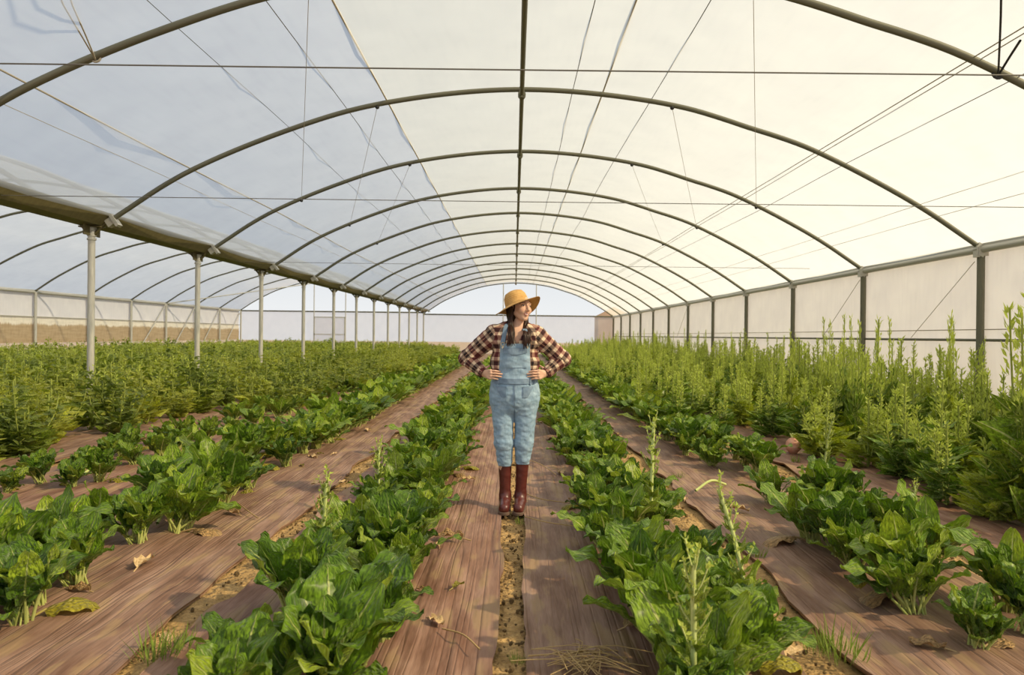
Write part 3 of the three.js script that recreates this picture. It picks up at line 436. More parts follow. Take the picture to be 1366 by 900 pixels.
// ---------------------------------------------------------------- the person: distance fields meshed with surface nets
const PZ = -5.48;                                                   // where the feet stand, from the pixel of the soles on the ground
function surfaceNets(f, lo, hi, cell) {
  const n = [0, 1, 2].map((k) => Math.ceil((hi[k] - lo[k]) / cell) + 1), [nx, ny, nz] = n, F = new Float32Array(nx * ny * nz), id = new Int32Array(nx * ny * nz).fill(-1), P = [], I = [];
  for (let k = 0, o = 0; k < nz; k++) for (let j = 0; j < ny; j++) for (let i = 0; i < nx; i++, o++) F[o] = f(lo[0] + i * cell, lo[1] + j * cell, lo[2] + k * cell);
  const at = (i, j, k) => (k * ny + j) * nx + i, E = [[0, 1], [2, 3], [4, 5], [6, 7], [0, 2], [1, 3], [4, 6], [5, 7], [0, 4], [1, 5], [2, 6], [3, 7]];
  for (let k = 0; k < nz - 1; k++) for (let j = 0; j < ny - 1; j++) for (let i = 0; i < nx - 1; i++) {
    const v = []; let m = 0; for (let c = 0; c < 8; c++) { v.push(F[at(i + (c & 1), j + (c >> 1 & 1), k + (c >> 2))]); if (v[c] < 0) m++; }
    if (!m || m === 8) continue;
    let x = 0, y = 0, z = 0, w = 0; for (const [a, b] of E) if (v[a] < 0 !== v[b] < 0) { const t = v[a] / (v[a] - v[b]); x += mix(a & 1, b & 1, t); y += mix(a >> 1 & 1, b >> 1 & 1, t); z += mix(a >> 2, b >> 2, t); w++; }
    id[at(i, j, k)] = P.length / 3; P.push(lo[0] + (i + x / w) * cell, lo[1] + (j + y / w) * cell, lo[2] + (k + z / w) * cell);
  }
  const quad = (a, b, c, d, flip) => { if (a < 0 || b < 0 || c < 0 || d < 0) return; if (flip) I.push(a, c, b, b, c, d); else I.push(a, b, c, b, d, c); };
  for (let k = 1; k < nz - 1; k++) for (let j = 1; j < ny - 1; j++) for (let i = 1; i < nx - 1; i++) {
    const s = F[at(i, j, k)] < 0;
    if (s !== F[at(i + 1, j, k)] < 0) quad(id[at(i, j - 1, k - 1)], id[at(i, j, k - 1)], id[at(i, j - 1, k)], id[at(i, j, k)], !s);
    if (s !== F[at(i, j + 1, k)] < 0) quad(id[at(i - 1, j, k - 1)], id[at(i - 1, j, k)], id[at(i, j, k - 1)], id[at(i, j, k)], !s);
    if (s !== F[at(i, j, k + 1)] < 0) quad(id[at(i - 1, j - 1, k)], id[at(i, j - 1, k)], id[at(i - 1, j, k)], id[at(i, j, k)], !s);
  }
  const N = new Float32Array(P.length), e = cell * 0.35;
  for (let q = 0; q < P.length; q += 3) { const [x, y, z] = [P[q], P[q + 1], P[q + 2]], a = f(x + e, y, z) - f(x - e, y, z), b = f(x, y + e, z) - f(x, y - e, z), c = f(x, y, z + e) - f(x, y, z - e), l = Math.hypot(a, b, c) || 1; N[q] = a / l; N[q + 1] = b / l; N[q + 2] = c / l; }
  const g = new THREE.BufferGeometry(); g.setAttribute('position', new THREE.Float32BufferAttribute(P, 3)); g.setAttribute('normal', new THREE.BufferAttribute(N, 3)); g.setIndex(I); return g;
}
const smin = (a, b, k) => { const h = clamp(0.5 + 0.5 * (b - a) / k); return mix(b, a, h) - k * h * (1 - h); };
const smax = (a, b, k) => -smin(-a, -b, k);
const cap = (x, y, z, a, b, r1, r2, sz = 1) => {                      // tapered capsule, sz > 1 flattens it front to back
  const bx = b[0] - a[0], by = b[1] - a[1], bz = (b[2] - a[2]) * sz, px = x - a[0], py = y - a[1], pz = (z - a[2]) * sz, t = clamp((px * bx + py * by + pz * bz) / (bx * bx + by * by + bz * bz));
  return (Math.hypot(px - bx * t, py - by * t, pz - bz * t) - mix(r1, r2, t)) / (sz > 1 ? Math.sqrt(sz) : 1);
};
const ell = (x, y, z, c, r) => { const a = (x - c[0]) / r[0], b = (y - c[1]) / r[1], d = (z - c[2]) / r[2], l = Math.hypot(a, b, d); return (l - 1) * Math.min(...r); };
const J = { neck: [0.018, 1.425, -0.012], shL: [-0.165, 1.385, -0.012], shR: [0.185, 1.375, -0.012], elL: [-0.375, 1.195, -0.055], elR: [0.385, 1.195, -0.055], wrL: [-0.232, 1.075, 0.035], wrR: [0.243, 1.078, 0.035],
  hipL: [-0.085, 0.90, 0], hipR: [0.097, 0.90, 0], knL: [-0.080, 0.52, 0.028], knR: [0.083, 0.52, 0.018], anL: [-0.060, 0.11, -0.01], anR: [0.062, 0.11, 0.0] };
const torso = (x, y, z, d) => smin(smin(cap(x, y, z, [0.008, 1.32, -0.005], [0.006, 1.13, 0.0], 0.155 + d, 0.130 + d, 1.45), cap(x, y, z, [0.006, 1.13, 0], [0.006, 0.93, -0.005], 0.130 + d, 0.168 + d, 1.38), 0.05), cap(x, y, z, [-0.12, 1.37, -0.012], [0.14, 1.365, -0.012], 0.068 + d, 0.068 + d), 0.07);
const arm = (x, y, z, S, d, dw = d) => smin(cap(x, y, z, J['sh' + S], J['el' + S], 0.050 + d, 0.042 + d), cap(x, y, z, J['el' + S], J['wr' + S], 0.041 + d, 0.025 + dw), 0.02);
const leg = (x, y, z, S, d) => smin(cap(x, y, z, J['hip' + S], J['kn' + S], 0.082 + d, 0.056 + d), cap(x, y, z, J['kn' + S], J['an' + S], 0.055 + d, 0.036 + d), 0.03);
// head in its own axes: face towards +z
const HEAD = new THREE.Matrix4().compose(V(0.048, 1.597, 0.012), new THREE.Quaternion().setFromEuler(new THREE.Euler(-0.06, 0.62, -0.07, 'YXZ')), V(0.98, 0.98, 0.98)), HEAD_INV = HEAD.clone().invert(), hv = V(0, 0, 0);
function headField(x, y, z) {
  const ax = Math.abs(x); let d = ell(x, y, z, [0, 0.025, -0.018], [0.074, 0.090, 0.094]);
  d = smin(d, ell(x, y, z, [0, -0.026, 0.028], [0.056, 0.076, 0.062]), 0.03); d = smin(d, cap(ax, y, z, [0.044, -0.050, 0.0], [0.008, -0.094, 0.060], 0.016, 0.015), 0.022);
  d = smin(d, ell(ax, y, z, [0.034, -0.028, 0.062], [0.024, 0.022, 0.022]), 0.02); d = smin(d, cap(ax, y, z, [0.012, 0.030, 0.085], [0.046, 0.028, 0.066], 0.008, 0.007), 0.014);
  d = smax(d, -ell(ax, y, z, [0.031, 0.010, 0.094], [0.017, 0.010, 0.013]), 0.012); d = smin(d, ell(ax, y, z, [0.031, 0.009, 0.074], [0.0125, 0.0115, 0.0125]), 0.004);
  d = smin(d, cap(x, y, z, [0, 0.018, 0.088], [0, -0.026, 0.108], 0.0075, 0.011), 0.010); d = smin(d, ell(ax, y, z, [0.0105, -0.031, 0.097], [0.0085, 0.007, 0.009]), 0.006);
  d = smin(d, cap(ax, y, z, [0, -0.0535, 0.0915], [0.025, -0.050, 0.077], 0.0052, 0.003), 0.005); d = smin(d, cap(ax, y, z, [0, -0.0700, 0.089], [0.023, -0.055, 0.077], 0.0060, 0.003), 0.005);
  d = smax(d, -ell(ax, y, z, [0, -0.0605, 0.098], [0.021, 0.0045, 0.010]), 0.004);
  d = smin(d, ell(ax, y, z, [0.077, -0.004, -0.012], [0.008, 0.030, 0.018]), 0.008); d = smax(d, -ell(ax, y, z, [0.086, 0.0, -0.006], [0.006, 0.018, 0.010]), 0.006);
  return d;
}
function headWorld(x, y, z) { hv.set(x, y, z).applyMatrix4(HEAD_INV); return Math.min(headField(hv.x, hv.y, hv.z), 9); }
const neckField = (x, y, z) => smin(cap(x, y, z, [0.022, 1.40, -0.018], [0.040, 1.535, -0.006], 0.046, 0.041), cap(x, y, z, [-0.06, 1.40, -0.015], [0.10, 1.395, -0.015], 0.035, 0.035), 0.04);
// hands on the hips, fingers forward round the waist, thumb behind
function handField(S) {
  const s = S === 'L' ? 1 : -1, w = J['wr' + S], K = [];                // s: towards the belly
  const px = w[0] + s * 0.045, pz = 0.085, palm = [w[0] + s * 0.012, w[1] + 0.002, 0.052], kn = [];
  const tips = [[0.125, 0.022, 0.088], [0.140, 0.003, 0.094], [0.135, -0.018, 0.094], [0.112, -0.037, 0.088]], base = [[0.050, 0.028, 0.089], [0.054, 0.008, 0.095], [0.052, -0.012, 0.093], [0.044, -0.030, 0.087]];
  base.forEach((b, i) => { const t = tips[i], a = [w[0] + s * b[0], w[1] + b[1], b[2] + 0.012], e = [w[0] + s * t[0], w[1] + t[1], t[2] + 0.012], m = [(a[0] + e[0]) / 2 - s * 0.002, (a[1] + e[1]) / 2 + 0.003, (a[2] + e[2]) / 2 + 0.010]; K.push([a, m, 0.0088, 0.0082], [m, e, 0.0082, 0.0066]); kn.push(a); });
  const th = [[w[0] + s * 0.005, w[1] + 0.008, 0.035], [w[0] + s * 0.012, w[1] + 0.045, 0.022], [w[0] + s * 0.040, w[1] + 0.062, 0.000]];
  return (x, y, z) => {
    let d = smin(cap(x, y, z, w, palm, 0.026, 0.024), cap(x, y, z, [palm[0], palm[1] + 0.012, palm[2]], kn[0], 0.020, 0.0125), 0.015);
    for (const k of [1, 2, 3]) d = smin(d, cap(x, y, z, [palm[0], palm[1] - 0.008 * k + 0.012, palm[2]], kn[k], 0.018, 0.012), 0.010);
    let fg = 9; for (const [a, b, r1, r2] of K) fg = Math.min(fg, cap(x, y, z, a, b, r1, r2)); d = smin(d, fg, 0.006);
    return smin(d, Math.min(cap(x, y, z, th[0], th[1], 0.014, 0.011), cap(x, y, z, th[1], th[2], 0.011, 0.008)), 0.008);
  };
}
const handL = handField('L'), handR = handField('R');
const bodyField = (x, y, z) => { let d = torso(x, y, z, -0.012); d = smin(d, arm(x, y, z, 'L', -0.006, 0), 0.03); d = smin(d, arm(x, y, z, 'R', -0.006, 0), 0.03); d = smin(d, Math.min(leg(x, y, z, 'L', -0.008), leg(x, y, z, 'R', -0.008)), 0.03); return smin(d, neckField(x, y, z), 0.03); };
const paint = (g, f) => { const p = g.attributes.position, c = new Float32Array(p.count * 3); for (let i = 0; i < p.count; i++) { const k = f(p.getX(i), p.getY(i), p.getZ(i)); c.set(k, i * 3); } g.setAttribute('color', new THREE.BufferAttribute(c, 3)); return g; };
const SKIN = [0.70, 0.43, 0.30], LIP = [0.48, 0.15, 0.12], TEETH = [0.85, 0.82, 0.76], DARK = [0.03, 0.018, 0.012], EYEW = [0.75, 0.72, 0.68];
const skinAt = (x, y, z) => { const n = 1 + 0.05 * noise3(x * 30, y * 30, z * 30); return SKIN.map((s) => s * n); };
const headPaint = (wx, wy, wz) => {
  hv.set(wx, wy, wz).applyMatrix4(HEAD_INV); const { x, y, z } = hv, ax = Math.abs(x); let c = skinAt(wx, wy, wz);
  const over = (col, k) => { c = c.map((v, i) => mix(v, col[i], clamp(k))); };
  if (z > 0.045) {
    over(LIP, 4 * (1 - Math.hypot(ax / 0.027, (y + 0.0595 - ax * 0.12) / 0.0125))); over(TEETH, 4 * (1 - Math.hypot(ax / 0.0195, (y + 0.0590 - ax * 0.12) / 0.0046)));
    const ex = (ax - 0.031) / 0.0135, ey = (y - 0.008) / 0.0050; over(EYEW, 3 * (1 - Math.hypot(ex, ey))); if (Math.hypot(ex, ey) < 1.05) over(DARK, 3 * (1.15 - Math.abs(ax - 0.0325) / 0.0050)); over(DARK, 2.5 * (1 - Math.abs(y - 0.0135 + ex * ex * 0.004) / 0.0022) * (Math.abs(ex) < 1.1 ? 1 : 0));
    const by = 0.0300 - 0.35 * (ax - 0.034) ** 2 / 0.03; if (ax > 0.014 && ax < 0.054) over([0.09, 0.045, 0.028], 1.6 * (1 - Math.abs(y - by) / 0.0040)); over([0.66, 0.30, 0.20], 0.5 * (1 - Math.hypot((ax - 0.040) / 0.022, (y + 0.028) / 0.020)));
  }
  return c;
};
const clip = (f, test) => (x, y, z) => Math.max(f(x, y, z), test(x, y, z));
const bodyGeo = mergeGeometries([
  paint(surfaceNets(clip(bodyField, (x, y, z) => Math.max(y - 1.50, J.wrL[0] < x && x < J.wrR[0] || y > 1.09 ? -1 : -0.01)), [-0.48, 0.02, -0.2], [0.48, 1.53, 0.2], 0.012), skinAt),
  paint(surfaceNets((x, y, z) => smin(headWorld(x, y, z), clip(neckField, (a, b) => 1.41 - b)(x, y, z), 0.018), [-0.10, 1.40, -0.14], [0.20, 1.74, 0.16], 0.0030), headPaint),
  paint(surfaceNets(handL, [-0.29, 1.0, -0.03], [-0.06, 1.17, 0.15], 0.0036), skinAt), paint(surfaceNets(handR, [0.07, 1.0, -0.03], [0.30, 1.17, 0.15], 0.0036), skinAt),
].map((g) => { const h = g.toNonIndexed(); return h; }));
const person = thing('person', 'woman in plaid shirt, denim dungarees and straw hat standing hands on hips', 'person', undefined, undefined, [0, 0.014, PZ]);
person.scale.setScalar(0.985);
part('body', bodyGeo, std({ vertexColors: true, roughness: 0.5, specularIntensity: 0.5, sheen: 0.1 }), person);

// ---- clothes. Texture coordinates follow the cloth: round and along each sleeve or leg, across and up the trunk
function clothUV(g, bones) {                                          // bones: [a, b, radius]; each triangle keeps to one bone
  const h = g.index ? g.toNonIndexed() : g, p = h.attributes.position, uv = new Float32Array(p.count * 2), A = V(0, 0, 0), B = V(0, 0, 0), P = V(0, 0, 0), X = V(0, 0, 0), Y = V(0, 0, 0);
  for (let t = 0; t < p.count; t += 3) {
    const c = V(0, 0, 0); for (let k = 0; k < 3; k++) c.add(P.fromBufferAttribute(p, t + k)); c.divideScalar(3);
    let best = null, e = 1e9; for (const b of bones) { const d = cap(c.x, c.y, c.z, b[0], b[1], b[2], b[2], b[3] ?? 1); if (d < e) { e = d; best = b; } }
    A.set(...best[0]); B.set(...best[1]); const axis = B.clone().sub(A).normalize(); X.set(0, 0, 1).addScaledVector(axis, -axis.z).normalize(); Y.copy(axis).cross(X); let first = 0;
    for (let k = 0; k < 3; k++) { P.fromBufferAttribute(p, t + k).sub(A); let a = Math.atan2(P.dot(Y), P.dot(X)); if (!k) first = a; else if (a - first > Math.PI) a -= 2 * Math.PI; else if (first - a > Math.PI) a += 2 * Math.PI; const along = P.dot(axis); uv[(t + k) * 2] = a * best[2]; uv[(t + k) * 2 + 1] = along; }
  }
  h.setAttribute('uv', new THREE.BufferAttribute(uv, 2)); return h;
}
const fold = (x, y, z, amp) => amp * (noise3(x * 9, y * 16, z * 9) + 0.5 * noise3(x * 22, y * 30, z * 22));
const plaidTex = tex(256, 256, (u, v) => {                             // one repeat is 13 cm: black and cream checks, a red line, woven where they cross
  const stripe = (t) => t < 0.30 ? 0 : t < 0.50 ? 1 : t < 0.80 ? 2 : 1, colors = [[0.13, 0.07, 0.075], [0.88, 0.78, 0.66], [0.34, 0.12, 0.12]], line = (t) => Math.abs(t - 0.15) < 0.018 ? 1 : 0;
  const a = colors[stripe(u)], b = colors[stripe((v + 0.12) % 1)], tw = (Math.floor(u * 256) + Math.floor(v * 256)) % 3 === 0 ? 0.7 : 0.45, c = a.map((x, i) => mix(x, b[i], tw)), n = 1 + 0.08 * tileNoise(u, v, 40, 40, 3); const l = Math.max(line(u), line(v)); return c.map((x, i) => mix(x, [0.78, 0.62, 0.50][i], l * 0.6) * n);
}, true, [1 / 0.13, 1 / 0.13]);
const PLAID = std({ map: plaidTex, roughness: 0.9, sheen: 0.3, sheenColor: lin(0.4, 0.3, 0.25), sheenRoughness: 0.6 });
const denimTex = tex(512, 512, (u, v) => { const w = Math.sin((u * 170 + v * 170) * 6.283) * 0.02, n = fbmTile(u, v, 5, 51, 4), s = tileNoise(u, v, 70, 8, 4) * 0.03; return [0.585 + n * 0.09 + w + s, 0.685 + n * 0.08 + w + s, 0.765 + n * 0.07 + w + s]; }, true, [2.2, 2.2]);
const denimBump = tex(256, 256, (u, v) => 0.5 + 0.25 * Math.sin((u * 60 + v * 60) * 6.283) + 0.3 * fbmTile(u, v, 8, 15), false, [4, 4]);
const DENIM = std({ map: denimTex, bumpMap: denimBump, bumpScale: 0.002, roughness: 0.85 }), DENIM_SEAM = std({ map: denimTex, color: lin(0.62, 0.62, 0.66), roughness: 0.85 });
const TBONE = [[0.006, 0.90, 0], [0.006, 1.42, 0], 0.16, 1.4];
const neckCut = (x, y, z) => { const v = y - (1.305 + Math.abs(x - 0.022) * 1.9), front = z - 0.0; return Math.max(-Math.max(1.335 + 0.9 * Math.abs(x - 0.02) - y, 0.0) * 0 - Math.min(v, front + 0.01) * 0.55, -9); };
const shirtField = (x, y, z) => {
  let d = torso(x, y, z, 0.022); d = smin(d, cap(x, y, z, [-0.01, 1.24, 0.02], [0.022, 1.24, 0.02], 0.10, 0.10, 1.1), 0.06);
  d = smin(d, cap(x, y, z, [-0.10, 1.16, 0], [0.12, 1.16, 0], 0.085, 0.085), 0.04);
  for (const S of ['L', 'R']) d = smin(d, arm(x, y, z, S, 0.024, 0.016), 0.035);
  d += fold(x, y, z, 0.006);
  const neck = cap(x, y, z, [0.02, 1.36, 0.0], [0.035, 1.6, 0.0], 0.060, 0.075); d = smax(d, -neck, 0.008);
  d = Math.max(d, -Math.max(-(y - 1.31 - Math.abs(x - 0.024) * 2.0) * 0.5, -z - 0.0));    // open collar
  d = Math.max(d, 1.03 - y);
  const cutL = (x - J.wrL[0]) * 0.75 + (y - J.wrL[1]) * -0.6 + (z - 0.035) * 0.4, cutR = (x - J.wrR[0]) * -0.75 + (y - J.wrR[1]) * -0.6 + (z - 0.035) * 0.4;
  if (x < -0.19 && y < 1.12) d = Math.max(d, cutL + 0.012); if (x > 0.2 && y < 1.12) d = Math.max(d, cutR + 0.012);
  return d;
};
const shirtBones = [TBONE, [J.shL, J.elL, 0.065], [J.elL, J.wrL, 0.055], [J.shR, J.elR, 0.065], [J.elR, J.wrR, 0.055]];
const shirtGeo = clothUV(surfaceNets(shirtField, [-0.50, 0.96, -0.22], [0.50, 1.50, 0.22], 0.0085), shirtBones);
const shirt = part('shirt', shirtGeo, PLAID, person); shirt.userData.label = 'red, cream and black plaid shirt';
// a point on the front of a field, looking along -z
const front = (f, x, y, z0 = 0.30) => { let z = z0; for (let i = 0; i < 60; i++) { const d = f(x, y, z); if (d < 0.0006) break; z -= Math.max(0.0008, d * 0.7); if (z < -0.1) break; } return z; };
const panel = (f, x0, x1, y0, y1, off, nx = 14, ny = 14, shape = (u, v) => [u, v]) => {   // cloth laid on the field, with its own thickness
  const P = [], grid = (o) => quadGrid(nx, ny, (u, v) => { const [a, b] = shape(u, v), x = mix(x0, x1, a), y = mix(y0, y1, b); return [x, y, front(f, x, y) + o, x, y]; });
  const outer = grid(off), inner = grid(off - 0.008); const rim = []; const p = outer.attributes.position, q = inner.attributes.position, W = nx + 1;
  const ring = []; for (let i = 0; i <= nx; i++) ring.push(i); for (let j = 1; j <= ny; j++) ring.push(j * W + nx); for (let i = nx - 1; i >= 0; i--) ring.push(ny * W + i); for (let j = ny - 1; j >= 0; j--) ring.push(j * W);
  const r = quadGrid(ring.length - 1, 1, (u, v) => { const i = ring[Math.round(u * (ring.length - 1))], s = v ? q : p; return [s.getX(i), s.getY(i), s.getZ(i), s.getX(i), s.getY(i)]; }); r.index.array.reverse?.(); r.computeVertexNormals();
  return merge([outer, r]);
};
const trouserField = (x, y, z) => {
  let d = torso(x, y, z, 0.032); d = smin(d, cap(x, y, z, [-0.055, 0.86, -0.01], [0.067, 0.86, -0.01], 0.115, 0.115, 1.05), 0.04); d = Math.max(d, y - 1.055);
  let l = Math.min(cap(x, y, z, [-0.088, 0.88, 0], [-0.073, 0.53, 0.026], 0.092, 0.073), cap(x, y, z, [0.100, 0.88, 0], [0.083, 0.53, 0.016], 0.092, 0.073));
  l = smin(l, Math.min(cap(x, y, z, [-0.073, 0.53, 0.026], [-0.060, 0.34, 0.008], 0.073, 0.053), cap(x, y, z, [0.083, 0.53, 0.016], [0.073, 0.34, 0.006], 0.073, 0.053)), 0.02);
  d = smin(d, l, 0.03); const low = smooth(0.75, 0.36, y); d += fold(x, y, z, 0.004 + 0.001 * low) + low * 0.003 * noise3(x * 6, y * 26, z * 6);
  const seam = Math.abs(x - 0.007) ; if (y < 0.80) d = Math.max(d, 0.003 - seam);
  return Math.max(d, 0.352 + (x > 0.007 ? 0.014 : 0) - y);
};
const legBones = [[[0.006, 0.78, 0], [0.006, 1.06, 0], 0.17, 1.3], [[-0.088, 0.82, 0], [-0.062, 0.34, 0.008], 0.075], [[0.100, 0.82, 0], [0.076, 0.34, 0.006], 0.075]];
const dungarees = new THREE.Group(); dungarees.name = 'dungarees'; dungarees.userData = { label: 'faded blue denim dungarees' }; person.add(dungarees);
part('trousers', clothUV(surfaceNets(trouserField, [-0.26, 0.31, -0.22], [0.27, 1.08, 0.22], 0.0085), legBones), DENIM, dungarees);
const underField = (x, y, z) => Math.min(shirtField(x, y, z), trouserField(x, y, z), cap(x, y, z, [-0.04, 1.30, 0.02], [0.055, 1.30, 0.02], 0.115, 0.115, 1.1));
part('bib', panel(underField, -0.108, 0.122, 1.02, 1.315, 0.008, 18, 22, (u, v) => [mix(0.5, u, 1 + 0.14 * (1 - v) ** 2), v]), DENIM, dungarees);
part('bib_pocket', panel(underField, -0.085, 0.10, 1.13, 1.285, 0.015, 14, 14), DENIM, dungarees);
part('pocket_flap', panel(underField, -0.085, 0.10, 1.245, 1.285, 0.021, 14, 5, (u, v) => [u, v - (1 - v) * 0.45 * (1 - Math.abs(u - 0.5) * 2)]), DENIM_SEAM, dungarees);
part('waistband', panel(underField, -0.150, 0.163, 1.005, 1.045, 0.010, 26, 3), DENIM_SEAM, dungarees);
for (const s of [-1, 1]) part('front_pocket', panel(trouserField, 0.006 + s * 0.065, 0.006 + s * 0.150, 0.90, 0.985, 0.006, 8, 8, (u, v) => [u * (0.45 + 0.55 * v), v]), DENIM_SEAM, dungarees);
part('fly_seam', panel(trouserField, 0.001, 0.012, 0.83, 1.00, 0.005, 2, 12), DENIM_SEAM, dungarees);
for (const s of [-1, 1]) part('belt_loop', panel(underField, 0.006 + s * 0.12, 0.006 + s * 0.132, 0.998, 1.052, 0.016, 2, 5), DENIM_SEAM, dungarees);
// straps: over the shoulders, found by rays from inside the trunk
function strap(x0, x1) {
  const N = 30, cy = 1.27, pts = []; for (let i = 0; i <= N; i++) { const t = i / N, a = mix(0.32, Math.PI - 0.1, t), dy = Math.sin(a), dz = Math.cos(a), x = mix(x0, x1, smooth(0, 1, t)); let r = 0.30; for (let k = 0; k < 80; k++) { const d = underField(x, cy + dy * r, dz * r); if (d < 0.0008) break; r -= Math.max(0.0008, d * 0.7); if (r < 0.05) break; } r += 0.007; pts.push([x, cy + dy * r, dz * r]); }
  return quadGrid(N, 2, (u, v) => { const i = Math.round(u * N), p = pts[i]; return [p[0] + (v - 0.5) * 0.034, p[1] + (v === 0.5 ? 0.002 : 0), p[2], p[0] + v * 0.034, u * 0.6]; });
}
DENIM_SEAM.side = THREE.DoubleSide;
part('strap', strap(-0.088, 0.03), DENIM_SEAM, dungarees); part('strap', strap(0.102, -0.02), DENIM_SEAM, dungarees);
const BRASS = std({ color: lin(0.62, 0.52, 0.34), metalness: 0.9, roughness: 0.35 });
for (const x of [-0.088, 0.102]) { const z = front(underField, x, 1.292) + 0.014; part('buckle', merge([new THREE.TorusGeometry(0.014, 0.0028, 6, 14).translate(x, 1.31, z), new THREE.CylinderGeometry(0.009, 0.009, 0.006, 12).rotateX(Math.PI / 2).translate(x, 1.286, z)]), BRASS, dungarees); }
// collar of the shirt
const collarFlap = (s) => { const N = 8; return quadGrid(N, 4, (u, v) => { const x = 0.022 + s * mix(0.062, 0.026 + v * 0.050, u), y = mix(1.435, 1.345 - v * 0.02 * (1 - u), u) - v * mix(0.030, 0.018, u); return [x, y, Math.max(front(underField, x, y), mix(-0.01, 0.06, u)) + 0.012, x * 0.7 + y * 0.7, y * 0.7 - x * 0.7]; }); };
const PLAID_COLLAR = PLAID.clone(); PLAID_COLLAR.side = THREE.DoubleSide;
for (const s of [-1, 1]) part('collar', collarFlap(s), PLAID_COLLAR, shirt);
for (const S of ['L', 'R']) { const w = J['wr' + S], e = J['el' + S], d = V(w[0] - e[0], w[1] - e[1], w[2] - e[2]).normalize(), c = new THREE.CylinderGeometry(0.043, 0.045, 0.045, 18, 1, true); c.applyQuaternion(new THREE.Quaternion().setFromUnitVectors(V(0, 1, 0), d)); c.translate(w[0] - d.x * 0.03, w[1] - d.y * 0.03, w[2] - d.z * 0.03); const u = c.attributes.uv; for (let i = 0; i < u.count; i++) u.setXY(i, u.getX(i) * 0.28, u.getY(i) * 0.045 + 0.03); part('cuff', c, PLAID_COLLAR, shirt); }
// boots
const RUBBER = std({ map: tex(128, 128, (u, v) => { const n = fbmTile(u, v, 5, 61); return [0.36 + n * 0.06, 0.155 + n * 0.05, 0.13 + n * 0.05]; }), roughness: 0.38, clearcoat: 0.25, clearcoatRoughness: 0.3 }), SOLE = std({ color: lin(0.16, 0.10, 0.07), roughness: 0.8 }), DUST = std({ color: lin(0.30, 0.20, 0.14), roughness: 0.9 });
for (const [S, tx, top] of [['L', -0.066, [-0.062, 0.36, 0.004]], ['R', 0.046, [0.074, 0.375, 0.004]]]) {
  const a = J['an' + S], heel = [a[0], 0.052, -0.035], toe = [tx, 0.048, 0.150];
  const bf = (x, y, z) => { let d = smin(cap(x, y, z, top, [a[0], 0.13, -0.008], 0.051, 0.042), cap(x, y, z, [a[0], 0.12, -0.008], heel, 0.042, 0.040), 0.03); d = smin(d, cap(x, y, z, [a[0], 0.075, 0.01], toe, 0.044, 0.042), 0.035); d = Math.max(d, 0.018 - y, y - top[1]); return d + 0.0015 * noise3(x * 14, y * 20, z * 14); };
  const geo = surfaceNets(bf, [-0.16, 0.0, -0.12], [0.16, 0.40, 0.24], 0.007), p = geo.attributes.position, uv = new Float32Array(p.count * 2); for (let i = 0; i < p.count; i++) { uv[i * 2] = (p.getX(i) + p.getZ(i)) * 4; uv[i * 2 + 1] = p.getY(i) * 4; } geo.setAttribute('uv', new THREE.BufferAttribute(uv, 2));
  const b = part('boot', geo, RUBBER, person); b.userData.label = 'dark red-brown rubber boot';
  const sf = (x, y, z) => Math.max(smin(cap(x, 0.03, z, [heel[0], 0.03, heel[2]], [a[0], 0.03, 0.05], 0.046, 0.040), cap(x, 0.03, z, [a[0], 0.03, 0.05], [toe[0], 0.03, toe[2]], 0.042, 0.047), 0.02), -y, y - 0.026);
  part('sole', surfaceNets(sf, [-0.16, -0.012, -0.12], [0.16, 0.05, 0.24], 0.006), SOLE, b);
}
